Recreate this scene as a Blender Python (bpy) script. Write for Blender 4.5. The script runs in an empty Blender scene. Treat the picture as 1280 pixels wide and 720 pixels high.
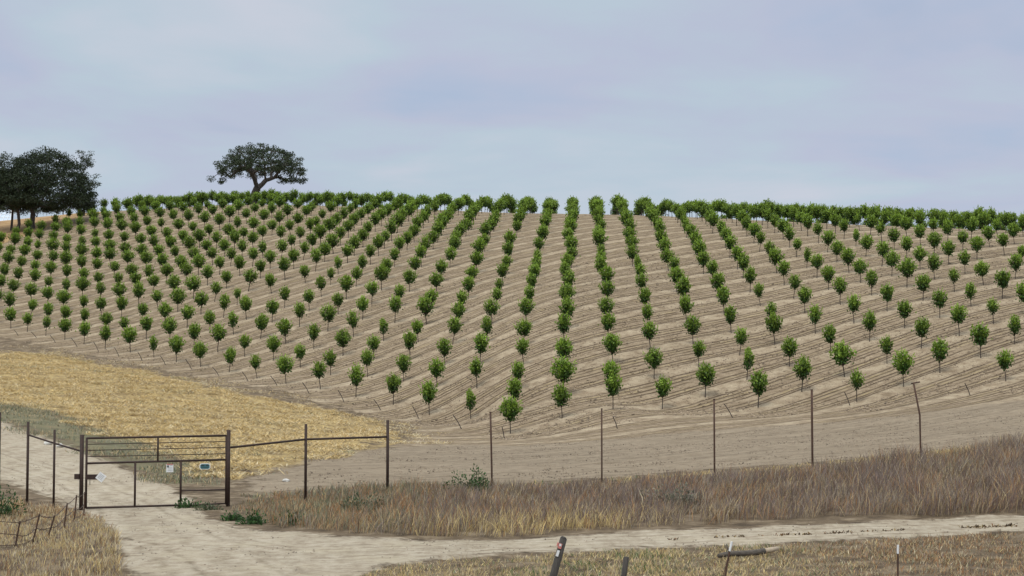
CTRL = [(-65.7,221.5,10.45), (-62.0,216.8,10.02), (-58.3,212.2,9.33), (-54.7,207.4,8.75), (-51.0,202.8,8.13), (-47.3,198.2,7.51), (-43.7,193.3,6.95), (-40.0,188.7,6.47), (-36.4,183.6,5.89), (-32.7,179.3,5.35), (-29.0,174.6,4.68), (-25.4,169.5,4.05), (-21.7,164.7,3.65), (-18.1,159.4,3.13), (-14.4,155.2,2.36), (-10.7,150.9,1.68), (-7.1,145.1,0.92), (-3.4,140.3,0.25), (-0.1,127.1,-0.08), (3.9,131.0,1.02), (7.8,131.6,2.20), (11.8,135.5,1.38), (15.8,138.4,2.77), (19.5,134.5,1.74), (23.5,137.9,3.10), (27.1,133.1,2.34), (31.1,135.6,3.53), (35.1,138.3,4.60), (38.7,133.3,3.96), (39.0,141.1,5.73), (39.3,148.4,7.69), (39.7,156.2,9.55), (40.0,164.2,11.37), (40.3,172.1,13.17), (40.6,179.1,14.62), (40.9,187.1,16.14), (41.2,194.3,17.52), (41.6,202.0,19.38), (23.8,145.6,5.15), (24.1,153.6,7.08), (24.4,160.7,8.94), (25.1,176.3,12.80), (25.4,183.3,14.52), (25.7,192.4,16.29), (-6.8,151.4,2.98), (-6.5,159.5,4.88), (-6.2,167.6,7.13), (-5.8,175.7,9.09), (-5.5,183.8,10.96), (-5.2,191.9,12.81), (-4.8,200.0,14.91), (-4.5,208.1,16.79), (-4.2,216.2,18.99), (0.2,135.1,1.72), (0.5,143.1,3.49), (0.9,151.1,5.40), (1.2,159.1,7.35), (1.5,167.1,9.32), (1.9,175.1,11.30), (2.2,183.1,13.09), (-25.0,178.2,6.27), (-24.7,186.2,7.99), (-24.4,194.2,10.26), (-24.0,202.2,12.27), (-23.7,210.2,14.25), (-23.4,218.2,16.14), (-23.0,226.1,18.13), (-22.7,234.1,20.02), (-22.4,242.1,21.65), (-22.0,250.1,23.35), (-21.7,258.1,25.36), (-21.4,266.1,27.08), (-40.0,190.2,6.49), (-39.6,198.2,8.71), (-39.3,206.2,10.46), (-39.0,214.2,12.44), (-38.6,222.2,14.42), (-38.3,230.2,16.60), (-38.0,238.2,18.74), (-37.6,246.2,20.44), (-37.3,254.2,22.23), (-37.0,262.2,23.97), (-36.6,270.2,25.77), (-36.3,278.1,27.52), (-54.2,217.9,11.10), (-53.9,225.9,12.73), (-53.6,233.9,14.92), (-53.2,241.9,17.03), (-52.9,249.9,18.22), (-52.6,257.9,20.73), (-52.2,265.9,22.50), (-51.9,273.9,24.20), (-51.6,281.9,26.10), (-134.6,360.0,35.36), (-145.8,390.0,34.53), (-160.7,430.0,28.17), (-190.6,510.0,15.23), (-110.6,365.0,37.70), (-119.6,395.0,36.92), (-131.8,435.0,30.61), (-156.0,515.0,17.80), (-101.0,368.0,39.02), (-109.3,398.0,38.27), (-120.3,438.0,31.99), (-142.2,518.0,19.25), (-89.2,366.0,39.87), (-96.6,396.0,39.15), (-106.3,436.0,32.91), (-125.8,516.0,20.24), (-69.5,358.0,39.78), (-75.3,388.0,39.07), (-83.1,428.0,32.85), (-98.6,508.0,20.23), (-51.4,350.0,39.65), (-55.8,380.0,38.96), (-61.7,420.0,32.77), (-73.4,500.0,20.19), (-29.2,325.0,36.83), (-31.9,355.0,36.12), (-35.5,395.0,29.92), (-42.7,475.0,17.32), (-11.7,308.0,34.55), (-12.8,338.0,33.83), (-14.3,378.0,27.60), (-17.3,458.0,14.95), (1.4,303.0,33.34), (1.6,333.0,32.60), (1.8,373.0,26.34), (2.1,453.0,13.63), (13.5,300.0,32.62), (14.8,330.0,31.87), (16.6,370.0,25.60), (20.2,450.0,12.86), (26.3,292.0,31.59), (29.0,322.0,30.83), (32.6,362.0,24.55), (39.8,442.0,11.78), (41.4,282.0,29.86), (45.8,312.0,29.07), (51.6,352.0,22.75), (63.4,432.0,9.92), (57.3,275.0,28.05), (63.5,305.0,27.22), (71.8,345.0,20.86), (88.5,425.0,7.92), (71.5,270.0,26.85), (79.5,300.0,26.00), (90.1,340.0,19.60), (111.3,420.0,6.59), (83.7,268.0,26.05), (93.0,298.0,25.18), (105.5,338.0,18.75), (130.5,418.0,5.68), (106.6,262.0,24.82), (118.8,292.0,23.92), (135.0,332.0,17.46), (167.6,412.0,4.33), (-96.3,318.0,29.48), (-88.4,322.0,31.63), (-115.8,310.0,26.65), (-29.0,30.0,-0.40), (-15.0,30.0,-0.10), (0.0,30.0,0.00), (15.0,30.0,0.10), (30.0,30.0,0.40), (-25.0,45.0,-0.60), (-14.0,45.0,-0.10), (0.0,45.0,0.00), (14.0,45.0,0.05), (28.0,46.0,0.25), (50.0,50.0,0.80), (-14.2,56.0,-0.05), (-8.0,57.0,0.00), (0.0,58.0,0.10), (8.0,60.0,0.35), (16.0,62.0,0.90), (22.0,63.0,1.35), (34.0,64.0,2.00), (-20.0,60.0,0.00), (-32.0,62.0,0.20), (-50.0,60.0,0.50), (-27.0,85.0,1.40), (-45.0,90.0,2.20), (-10.0,80.0,0.25), (5.0,85.0,0.10), (20.0,88.0,0.75), (30.0,90.0,1.35), (45.0,95.0,2.60), (-25.0,110.0,1.90), (-80.0,200.0,10.00), (60.0,130.0,4.90), (85.0,140.0,7.50), (0.0,0.0,2.60), (0.0,12.0,1.60), (-20.0,10.0,1.20), (20.0,10.0,1.40), (-40.0,0.0,1.50), (40.0,0.0,2.00), (0.0,-30.0,2.80), (-60.0,-30.0,2.00), (60.0,-30.0,3.00), (90.0,60.0,4.00), (-90.0,60.0,2.00), (-110.0,140.0,7.00), (110.0,200.0,19.00), (-36.2,120.0,2.88), (-45.2,150.0,4.75), (-54.3,180.0,7.03), (-42.4,120.0,2.99), (-53.0,150.0,4.89), (-63.6,180.0,7.28), (-23.0,100.0,1.58), (-30.0,130.0,2.57), (-36.9,160.0,4.55), (-11.7,80.0,0.27), (-14.6,100.0,0.74), (-19.0,130.0,1.71), (-21.9,150.0,2.78), (-7.5,100.0,0.03), (-9.0,120.0,0.17), (-10.4,138.0,0.70), (-4.1,110.0,-0.04), (-4.7,125.0,-0.06), (0.0,120.0,-0.16), (8.3,110.0,0.27), (9.0,120.0,0.62), (18.6,110.0,0.53), (20.3,120.0,1.24), (29.0,110.0,1.40), (31.6,120.0,2.09), (15.2,90.0,0.77), (23.7,90.0,1.19)]
STRAW = [(-63.8,150.43),(-58.39,167.41),(-54.33,180.08),(-51.84,190.26),(-42.87,176.67),(-38.76,176.9),(-32.81,165.48),(-27.18,153.92),(-22.74,147.25),(-16.73,148.16),(-11.0,137.56),(-7.78,118.24),(-9.15,97.37),(-9.37,83.07),(-10.72,73.62),(-11.47,69.76),(-13.17,72.82),(-15.72,79.66),(-19.59,88.66),(-23.82,95.58),(-29.04,106.41),(-34.41,114.23),(-45.95,108.47)]
WEEDS = [(-45.95,108.47),(-34.41,114.23),(-29.04,106.41),(-23.82,95.58),(-19.59,88.66),(-15.72,79.66),(-13.17,72.82),(-11.79,68.8),(-11.51,64.89),(-13.1,67.74),(-14.43,69.83),(-16.04,72.65),(-18.81,78.48),(-21.01,82.78),(-24.0,87.99),(-29.23,97.09),(-36.7,105.39),(-43.96,103.77)]
ROAD = [(-45.09,106.44),(-38.72,111.15),(-28.86,95.85),(-23.49,86.15),(-20.01,80.35),(-16.61,73.65),(-13.98,67.67),(-11.75,61.38),(-9.76,54.03),(-8.24,50.23),(-7.08,48.69),(-4.86,47.15),(-3.49,46.47),(-0.86,45.89),(2.44,47.24),(5.92,48.54),(9.5,49.4),(15.09,50.28),(20.62,51.1),(19.34,47.95),(14.14,47.12),(9.91,45.94),(6.5,44.73),(3.29,43.88),(1.21,43.18),(-1.57,41.97),(-3.04,40.59),(-3.76,38.22),(-3.53,29.09),(-6.39,29.11),(-8.6,38.66),(-9.87,43.19),(-11.77,49.21),(-14.07,55.96),(-16.41,61.34),(-19.23,66.06),(-24.09,73.24),(-30.34,80.68),(-36.33,85.83)]
TRACK = [(-11.35,71.1),(-9.75,86.45),(-7.68,102.11),(-4.14,110.12),(0.0,109.4),(6.4,113.42),(14.3,116.93),(22.73,117.83),(30.56,120.28),(38.45,123.76),(52.23,128.92),(28.6,70.74),(24.23,80.53),(14.0,72.66),(8.81,72.16),(1.94,68.77),(-1.25,66.49),(-4.75,65.33),(-7.29,64.69),(-9.54,63.49)]
STAKES = [(-62.07,213.46,-0.58,0.72),(-58.91,210.62,-0.79,0.77),(-55.23,205.61,-0.77,0.9),(-51.44,201.13,-0.82,1.03),(-47.62,195.79,-0.65,1.14),(-44.16,190.96,-0.57,0.98),(-40.51,186.24,-0.56,0.93),(-36.96,181.47,-0.62,0.95),(-33.42,177.58,-0.74,1.09),(-29.71,172.66,-0.75,0.89),(-26.0,167.9,-0.7,0.95),(-22.46,163.06,-0.73,0.95),(-18.64,156.8,-0.7,1.03),(-15.0,152.66,-0.63,1.14),(-11.41,148.86,-0.7,0.98),(-7.84,144.09,-0.59,1.08),(-3.8,130.74,-0.72,1.09),(-0.54,123.3,-0.18,0.86),(7.63,122.46,-0.36,0.89),(16.85,129.31,-0.72,1.05),(26.22,131.61,-0.46,1.06),(34.85,129.08,-0.44,0.92)]
import bpy, bmesh, math, random
import numpy as np
from mathutils import Vector, Matrix
random.seed(7); rng = np.random.default_rng(7)
SC = bpy.context.scene
COL = SC.collection
R = math.radians
F_PX, ZC = 2120.0, 4.4
PITCH = math.atan(110 / F_PX)

# ------------------------------------------------------------------ terrain height (thin-plate spline through surveyed points)
class Spline:
    def __init__(s, P, lam):
        P = np.array(P); s.P = P[:, :2] / 100; n = len(P)
        d = np.linalg.norm(s.P[:, None] - s.P[None], axis=2)
        K = np.where(d > 0, d * d * np.log(d + 1e-12), 0) + lam * np.eye(n)
        Q = np.c_[np.ones(n), s.P]
        A = np.block([[K, Q], [Q.T, np.zeros((3, 3))]])
        w = np.linalg.solve(A, np.r_[P[:, 2], 0, 0, 0]); s.w = w[:n]; s.a = w[n:]
    def __call__(s, x, y):
        x = np.asarray(x, float); sh = x.shape; x = x.ravel() / 100; y = np.asarray(y, float).ravel() / 100
        o = np.empty_like(x)
        for i in range(0, len(x), 20000):
            a = x[i:i+20000, None] - s.P[None, :, 0]; b = y[i:i+20000, None] - s.P[None, :, 1]
            d2 = a * a + b * b
            o[i:i+20000] = (0.5 * d2 * np.log(d2 + 1e-20)) @ s.w + s.a[0] + s.a[1] * x[i:i+20000] + s.a[2] * y[i:i+20000]
        return o.reshape(sh)
SP = Spline(CTRL, 2e-3)
def sstep(a, b, x):
    t = np.clip((x - a) / (b - a), 0, 1); return t * t * (3 - 2 * t)
def height(x, y):
    x = np.asarray(x, float); y = np.asarray(y, float)
    r = np.hypot(x, y); z = np.clip(SP(x, y), -8, 44)
    ang = np.degrees(np.abs(np.arctan2(x, y)))
    w = np.maximum(sstep(390, 520, r), sstep(26, 50, ang) * sstep(90, 260, r))
    w = np.maximum(w, sstep(60, 160, r) * sstep(60, 100, ang))
    return z * (1 - w) + w * -6.0
def h1(x, y): return float(height(np.array([x]), np.array([y]))[0])

# value noise
_perm = rng.random((256, 256))
def vnoise(x, y):
    x = np.asarray(x, float); y = np.asarray(y, float)
    xi = np.floor(x).astype(int); yi = np.floor(y).astype(int); fx = x - xi; fy = y - yi
    fx = fx * fx * (3 - 2 * fx); fy = fy * fy * (3 - 2 * fy)
    g = lambda a, b: _perm[a & 255, b & 255]
    return (g(xi, yi) * (1 - fx) + g(xi + 1, yi) * fx) * (1 - fy) + (g(xi, yi + 1) * (1 - fx) + g(xi + 1, yi + 1) * fx) * fy
def fbm(x, y, o=4):
    s = 0; a = 0.5; t = 0
    for i in range(o):
        s = s + a * vnoise(x * 2**i + 17.3 * i, y * 2**i + 5.1 * i); t += a; a *= 0.55
    return s / t
def inside(poly, x, y):
    c = np.zeros(np.shape(x), bool); n = len(poly)
    for i in range(n):
        x0, y0 = poly[i]; x1, y1 = poly[i - 1]
        if y0 == y1: continue
        k = (y0 > y) != (y1 > y)
        c ^= k & (x < (x1 - x0) * (y - y0) / (y1 - y0) + x0)
    return c

# ------------------------------------------------------------------ tree-line frame: u across the lines, v along them
PSI = math.atan2((727.8 - 640) / F_PX, math.cos(PITCH)); S_COL = 3.855
EV = (math.sin(PSI), math.cos(PSI)); EU = (math.cos(PSI), -math.sin(PSI))
def xy2uv(x, y): return x * EU[0] + y * EU[1], x * EV[0] + y * EV[1]
def uv2xy(u, v): return u * EU[0] + v * EV[0], u * EU[1] + v * EV[1]
def lattice(m): return -0.0067 * m * m + 3.2165 * m - 0.70
# front edge of the orchard per line (v), measured
VF = {-19:218.6,-18:214.0,-17:209.6,-16:205.0,-15:200.6,-14:196.0,-13:191.4,-12:186.9,-11:181.9,-10:177.8,-9:173.2,-8:168.3,-7:163.7,
      -6:158.5,-5:154.5,-4:150.3,-3:144.7,-2:140.3,-1:127.2,0:131.0,1:131.8,2:135.8,3:139.0,4:135.2,5:138.7,6:134.1,7:136.7,8:139.7,9:134.8}

# ------------------------------------------------------------------ object helpers
def tag(o, label=None, cat=None, group=None, kind=None):
    if label: o['label'] = label
    if cat: o['category'] = cat
    if group: o['group'] = group
    if kind: o['kind'] = kind
    return o
def empty(name, loc, rotz=0):
    o = bpy.data.objects.new(name, None); COL.objects.link(o); o.location = loc; o.rotation_euler = (0, 0, rotz)
    o.empty_display_size = 0.3
    return o
def np_mesh(name, V, Fq, mat=None, tint=None, smooth=False):
    V = np.asarray(V, np.float32); Fq = np.asarray(Fq, np.int32); k = Fq.shape[1]
    me = bpy.data.meshes.new(name)
    me.vertices.add(len(V)); me.vertices.foreach_set('co', V.ravel())
    me.loops.add(Fq.size); me.loops.foreach_set('vertex_index', Fq.ravel())
    me.polygons.add(len(Fq)); me.polygons.foreach_set('loop_start', np.arange(0, Fq.size, k, dtype=np.int32))
    if tint is not None:
        a = me.attributes.new('tint', 'FLOAT_COLOR', 'POINT')
        a.data.foreach_set('color', np.c_[tint, np.ones(len(V))].astype(np.float32).ravel())
    me.update(calc_edges=True)
    me.polygons.foreach_set('use_smooth', np.full(len(Fq), smooth)); me.update()
    if mat: me.materials.append(mat)
    return me
def link(name, me, parent=None, loc=(0, 0, 0)):
    o = bpy.data.objects.new(name, me); COL.objects.link(o); o.parent = parent; o.location = loc
    return o
class MB:
    """collects tubes, boxes and discs for one mesh"""
    def __init__(s): s.v = []; s.f = []
    def add(s, vs, fs):
        b = len(s.v); s.v += [tuple(p) for p in vs]; s.f += [tuple(i + b for i in q) for q in fs]
    def path(s, pts, rad, n=8, cap=True):
        pts = [Vector(p) for p in pts]; rings = []
        if not hasattr(rad, '__len__'): rad = [rad] * len(pts)
        for i, p in enumerate(pts):
            t = (pts[min(i + 1, len(pts) - 1)] - pts[max(i - 1, 0)]).normalized()
            a = t.cross(Vector((0.13, 0.97, 0.21)) if abs(t.z) > 0.5 else Vector((0, 0, 1))).normalized(); b = t.cross(a)
            rings.append([p + rad[i] * (a * math.cos(2 * math.pi * k / n) + b * math.sin(2 * math.pi * k / n)) for k in range(n)])
        vs = [p for r in rings for p in r]; fs = []
        for i in range(len(pts) - 1):
            for k in range(n):
                fs.append((i*n + k, i*n + (k+1) % n, (i+1)*n + (k+1) % n, (i+1)*n + k))
        if cap:
            fs.append(tuple(range(n))[::-1]); fs.append(tuple((len(pts)-1)*n + k for k in range(n)))
        s.add(vs, fs)
    def box(s, c, size, rot=None):
        M = rot or Matrix.Identity(3); h = Vector(size) / 2; vs = []
        for x in (-1, 1):
            for y in (-1, 1):
                for z in (-1, 1): vs.append(Vector(c) + M @ Vector((x*h.x, y*h.y, z*h.z)))
        s.add(vs, [(0,1,3,2),(4,6,7,5),(0,4,5,1),(2,3,7,6),(0,2,6,4),(1,5,7,3)])
    def build(s, name, mat, parent=None, smooth=False):
        me = bpy.data.meshes.new(name); me.from_pydata(s.v, [], s.f); me.update()
        if smooth: me.polygons.foreach_set('use_smooth', [True] * len(me.polygons))
        me.materials.append(mat)
        return link(name, me, parent)

# ------------------------------------------------------------------ materials
def mat_new(name):
    m = bpy.data.materials.new(name); m.use_nodes = True; nt = m.node_tree
    return m, nt, nt.nodes, nt.links, nt.nodes['Principled BSDF']
def N(nt, typ, **kw):
    n = nt.nodes.new(typ)
    for k, v in kw.items():
        if k.startswith('i_'): n.inputs[k[2:].replace('_', ' ')].default_value = v
        else: setattr(n, k, v)
    return n
def math_n(nt, op, a, b=None, clamp=False):
    n = nt.nodes.new('ShaderNodeMath'); n.operation = op; n.use_clamp = clamp
    for i, q in enumerate((a, b)):
        if q is None: continue
        if isinstance(q, (int, float)): n.inputs[i].default_value = q
        else: nt.links.new(q, n.inputs[i])
    return n.outputs[0]
def ramp(nt, fac, stops, interp='LINEAR'):
    n = nt.nodes.new('ShaderNodeValToRGB'); e = n.color_ramp.elements; n.color_ramp.interpolation = interp
    while len(e) > 1: e.remove(e[-1])
    e[0].position = stops[0][0]; e[0].color = (*stops[0][1], 1) if len(stops[0][1]) == 3 else stops[0][1]
    for p, c in stops[1:]:
        q = e.new(p); q.color = (*c, 1)
    nt.links.new(fac, n.inputs[0]); return n.outputs[0]
def mixc(nt, fac, a, b, mode='MIX'):
    n = nt.nodes.new('ShaderNodeMix'); n.data_type = 'RGBA'; n.blend_type = mode
    for sock, q in ((n.inputs[0], fac), (n.inputs[6], a), (n.inputs[7], b)):
        if isinstance(q, (int, float)): sock.default_value = q
        elif isinstance(q, tuple): sock.default_value = (*q, 1)
        else: nt.links.new(q, sock)
    return n.outputs[2]
def noise(nt, vec, scale, detail=4, rough=0.55, dist=0.0):
    n = N(nt, 'ShaderNodeTexNoise'); n.inputs['Scale'].default_value = scale; n.inputs['Detail'].default_value = detail
    n.inputs['Roughness'].default_value = rough; n.inputs['Distortion'].default_value = dist
    if vec is not None: nt.links.new(vec, n.inputs['Vector'])
    return n.outputs['Fac']

def leaf_mat(name, rough=0.55, trans=0.25, var=0.25):
    m, nt, nodes, links, bs = mat_new(name)
    at = N(nt, 'ShaderNodeAttribute', attribute_name='tint')
    oi = N(nt, 'ShaderNodeObjectInfo')
    k = math_n(nt, 'ADD', math_n(nt, 'MULTIPLY', oi.outputs['Random'], var), 1 - var / 2)
    hsv = N(nt, 'ShaderNodeHueSaturation'); links.new(k, hsv.inputs['Value']); links.new(at.outputs['Color'], hsv.inputs['Color'])
    links.new(hsv.outputs[0], bs.inputs['Base Color']); bs.inputs['Roughness'].default_value = rough
    bs.inputs['Specular IOR Level'].default_value = 0.3
    tr = N(nt, 'ShaderNodeBsdfTranslucent'); links.new(hsv.outputs[0], tr.inputs['Color'])
    mx = N(nt, 'ShaderNodeMixShader'); mx.inputs[0].default_value = trans
    links.new(bs.outputs[0], mx.inputs[1]); links.new(tr.outputs[0], mx.inputs[2])
    links.new(mx.outputs[0], nodes['Material Output'].inputs['Surface'])
    return m
def plain(name, c1, c2, scale=8, rough=0.8, metal=0.0, bump=0.0, stretch=None):
    m, nt, nodes, links, bs = mat_new(name)
    tc = N(nt, 'ShaderNodeTexCoord'); vec = tc.outputs['Object']
    if stretch:
        mp = N(nt, 'ShaderNodeMapping'); mp.inputs['Scale'].default_value = stretch; links.new(vec, mp.inputs['Vector']); vec = mp.outputs[0]
    f = noise(nt, vec, scale, 6, 0.65)
    links.new(ramp(nt, f, [(0.3, c1), (0.7, c2)]), bs.inputs['Base Color'])
    bs.inputs['Roughness'].default_value = rough; bs.inputs['Metallic'].default_value = metal
    if bump:
        b = N(nt, 'ShaderNodeBump'); b.inputs['Strength'].default_value = bump; b.inputs['Distance'].default_value = 0.02
        links.new(f, b.inputs['Height']); links.new(b.outputs[0], bs.inputs['Normal'])
    return m
M_LEAF = leaf_mat('orchard_leaf', 0.5, 0.22, 0.3)
M_OAKLEAF = leaf_mat('oak_leaf', 0.6, 0.1, 0.15)
M_GRASS = leaf_mat('dry_stalks', 0.85, 0.15, 0.0)
M_STRAW = leaf_mat('mown_straw', 0.8, 0.1, 0.0)
M_BARK = plain('orchard_bark', (0.035, 0.026, 0.02), (0.08, 0.06, 0.046), 30, 0.9)
M_OAKBARK = plain('oak_bark', (0.04, 0.034, 0.03), (0.12, 0.10, 0.09), 3, 0.95, bump=0.6)
M_STEEL = plain('rusty_pipe', (0.022, 0.014, 0.012), (0.06, 0.03, 0.02), 14, 0.7, 0.2)
M_POSTRUST = plain('rusted_steel_post', (0.045, 0.025, 0.018), (0.11, 0.055, 0.032), 12, 0.8, 0.1)
M_WIRE = plain('rusty_wire', (0.05, 0.03, 0.02), (0.10, 0.06, 0.04), 20, 0.7, 0.2)
M_WOODPOST = plain('weathered_dark_wood', (0.03, 0.026, 0.022), (0.085, 0.075, 0.065), 9, 0.95, bump=0.5, stretch=(6, 6, 0.7))
M_LOG = plain('grey_log_bark', (0.05, 0.042, 0.035), (0.14, 0.115, 0.09), 9, 0.95, bump=0.8, stretch=(1, 5, 5))
M_LOGEND = plain('bare_pale_wood', (0.34, 0.26, 0.18), (0.46, 0.38, 0.28), 10, 0.9)
M_STAKE = plain('dark_stake', (0.035, 0.028, 0.024), (0.075, 0.055, 0.045), 20, 0.8)
M_WHITE = plain('white_sign_paint', (0.70, 0.70, 0.69), (0.80, 0.80, 0.79), 12, 0.5)
M_TEAL = plain('teal_sign_paint', (0.035, 0.12, 0.14), (0.05, 0.16, 0.18), 12, 0.5)
M_RED = plain('red_print', (0.42, 0.04, 0.03), (0.5, 0.06, 0.05), 12, 0.6)
M_INK = plain('dark_print', (0.02, 0.025, 0.03), (0.04, 0.045, 0.05), 12, 0.6)
M_GREYINK = plain('grey_print', (0.22, 0.23, 0.25), (0.34, 0.35, 0.36), 12, 0.6)
M_PINK = plain('faded_red_tape', (0.55, 0.16, 0.14), (0.62, 0.24, 0.2), 8, 0.6)
M_ROCK = plain('pale_rock', (0.42, 0.40, 0.36), (0.62, 0.60, 0.56), 6, 0.9, bump=0.5)
M_ROOF = plain('pale_sheet_roof', (0.45, 0.53, 0.62), (0.55, 0.62, 0.70), 1.5, 0.5)
M_WALL = plain('dark_barn_wall', (0.03, 0.035, 0.04), (0.06, 0.065, 0.07), 3, 0.9)

# ground: one material read by every ground object; zones come in as soft masks, lines from the tree-line frame
def ground_mat():
    m, nt, nodes, links, bs = mat_new('ground_soil')
    z1 = N(nt, 'ShaderNodeAttribute', attribute_name='zone')        # r orchard soil, g straw, b road
    z2 = N(nt, 'ShaderNodeAttribute', attribute_name='zone_b')      # r weeds, g farm track, b dry hill
    row = N(nt, 'ShaderNodeAttribute', attribute_name='row')        # x along tree row (m), y row phase, z spare
    s1 = N(nt, 'ShaderNodeSeparateColor'); links.new(z1.outputs['Color'], s1.inputs[0])
    s2 = N(nt, 'ShaderNodeSeparateColor'); links.new(z2.outputs['Color'], s2.inputs[0])
    geo = N(nt, 'ShaderNodeNewGeometry'); pos = geo.outputs['Position']
    sr = N(nt, 'ShaderNodeSeparateXYZ'); links.new(row.outputs['Vector'], sr.inputs[0])
    along, phase = sr.outputs[0], sr.outputs[1]
    # stretched coordinates along the rows
    cv = N(nt, 'ShaderNodeCombineXYZ'); links.new(math_n(nt, 'MULTIPLY', along, 0.16), cv.inputs[0]); links.new(math_n(nt, 'MULTIPLY', phase, 6.0), cv.inputs[1])
    rv = cv.outputs[0]
    wob = math_n(nt, 'MULTIPLY', math_n(nt, 'SUBTRACT', noise(nt, rv, 0.4, 2, 0.4), 0.5), 0.045)
    p = math_n(nt, 'FRACT', math_n(nt, 'ADD', phase, wob))
    soil_a, soil_b, soil_c = (0.185, 0.131, 0.080), (0.300, 0.225, 0.145), (0.430, 0.337, 0.229)
    big = noise(nt, pos, 0.06, 4); mid = noise(nt, pos, 1.1, 9, 0.82); streak = noise(nt, rv, 2.2, 6, 0.7)
    soil = ramp(nt, mid, [(0.38, soil_a), (0.5, soil_b), (0.62, soil_c)])
    soil = mixc(nt, math_n(nt, 'MULTIPLY', streak, 0.55), soil, ramp(nt, streak, [(0.38, (0.160, 0.114, 0.070)), (0.58, (0.350, 0.267, 0.177))]))
    # pale crust on the tree berm, dark wheel lines between
    berm = ramp(nt, p, [(0.0, (1,1,1)), (0.10, (0.8,)*3), (0.19, (0,0,0)), (0.81, (0,0,0)), (0.90, (0.8,)*3), (1.0, (1,1,1))])
    crust = math_n(nt, 'MULTIPLY', math_n(nt, 'MULTIPLY', berm, ramp(nt, noise(nt, pos, 0.7, 5, 0.7), [(0.42, (0,0,0)), (0.60, (1,1,1))])), 0.65)
    soil = mixc(nt, crust, soil, (0.500, 0.406, 0.281))
    def lines(c, w):
        st = []
        for q in c: st += [(q - w, (0,0,0)), (q - w * 0.35, (1,1,1)), (q + w * 0.35, (1,1,1)), (q + w, (0,0,0))]
        return ramp(nt, p, st)
    wide = math_n(nt, 'MULTIPLY', lines((0.275, 0.655), 0.13), ramp(nt, noise(nt, rv, 1.0, 5, 0.65), [(0.40, (0.1,)*3), (0.6, (1,1,1))]))
    soil = mixc(nt, math_n(nt, 'MULTIPLY', wide, 0.42), soil, (0.185, 0.134, 0.084))
    brk = ramp(nt, noise(nt, rv, 1.1, 5, 0.65), [(0.36, (0.05,)*3), (0.50, (1,1,1))])
    tr = math_n(nt, 'MULTIPLY', lines((0.16, 0.225, 0.325, 0.50, 0.60, 0.715, 0.81), 0.021), brk)
    soil = mixc(nt, math_n(nt, 'MULTIPLY', tr, 0.88), soil, (0.085, 0.057, 0.033))
    chaff = math_n(nt, 'MULTIPLY', lines((0.275, 0.653, 0.739), 0.035), ramp(nt, noise(nt, rv, 3.1, 5, 0.7), [(0.45, (0,0,0)), (0.62, (1,1,1))]))
    soil = mixc(nt, math_n(nt, 'MULTIPLY', chaff, 0.6), soil, (0.460, 0.357, 0.187))
    clod = ramp(nt, noise(nt, pos, 2.6, 4, 0.7), [(0.58, (0,0,0)), (0.66, (1,1,1))])
    soil = mixc(nt, math_n(nt, 'MULTIPLY', clod, 0.6), soil, (0.130, 0.089, 0.054))
    # base dry ground under grass
    dry = ramp(nt, noise(nt, pos, 1.1, 6, 0.7), [(0.36, (0.085, 0.061, 0.038)), (0.5, (0.170, 0.123, 0.077)), (0.64, (0.300, 0.231, 0.150))])
    straw = ramp(nt, noise(nt, pos, 0.9, 9, 0.82), [(0.38, (0.19, 0.135, 0.07)), (0.5, (0.36, 0.26, 0.12)), (0.62, (0.52, 0.385, 0.17))])
    mp = N(nt, 'ShaderNodeMapping'); mp.inputs['Rotation'].default_value = (0, 0, R(-62)); mp.inputs['Scale'].default_value = (1.6, 0.22, 1); links.new(pos, mp.inputs['Vector'])
    rstreak = noise(nt, mp.outputs[0], 0.9, 5, 0.65)
    road = ramp(nt, math_n(nt, 'ADD', math_n(nt, 'MULTIPLY', noise(nt, pos, 2.6, 8, 0.78), 0.7), math_n(nt, 'MULTIPLY', rstreak, 0.3)),
                [(0.36, (0.26, 0.205, 0.14)), (0.46, (0.42, 0.345, 0.25)), (0.57, (0.53, 0.455, 0.345))])
    peb = ramp(nt, noise(nt, pos, 6.0, 4, 0.75), [(0.60, (0,0,0)), (0.68, (1,1,1))])
    road = mixc(nt, math_n(nt, 'MULTIPLY', peb, 0.4), road, (0.220, 0.168, 0.112))
    ln = math_n(nt, 'ABSOLUTE', math_n(nt, 'ADD', sr.outputs[2], math_n(nt, 'MULTIPLY', math_n(nt, 'SUBTRACT', noise(nt, pos, 0.35, 3), 0.5), 0.7)))
    rutm = ramp(nt, math_n(nt, 'DIVIDE', ln, 3.0), [(0.0, (0.5,)*3), (0.10, (0.35,)*3), (0.17, (0, 0, 0)), (0.23, (0,0,0)), (0.29, (1,1,1)), (0.33, (0.2,)*3), (0.40, (0.0,)*3), (0.50, (0.7,)*3), (0.56, (0,0,0)), (1.0, (0.3,)*3)])
    road = mixc(nt, math_n(nt, 'MULTIPLY', math_n(nt, 'MULTIPLY', rutm, ramp(nt, noise(nt, pos, 1.4, 6, 0.75), [(0.40, (0,0,0)), (0.58, (1,1,1))])), 0.75), road, (0.190, 0.144, 0.089))
    road = mixc(nt, math_n(nt, 'MULTIPLY', ramp(nt, noise(nt, pos, 0.45, 6, 0.7), [(0.5, (0,0,0)), (0.66, (1,1,1))]), 0.55), road, (0.520, 0.440, 0.309))
    track = ramp(nt, math_n(nt, 'ADD', math_n(nt, 'MULTIPLY', noise(nt, pos, 1.6, 8, 0.78), 0.6), math_n(nt, 'MULTIPLY', noise(nt, rv, 1.0, 5, 0.6), 0.4)),
                 [(0.38, (0.190, 0.142, 0.094)), (0.5, (0.285, 0.223, 0.153)), (0.62, (0.360, 0.287, 0.201))])
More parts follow.
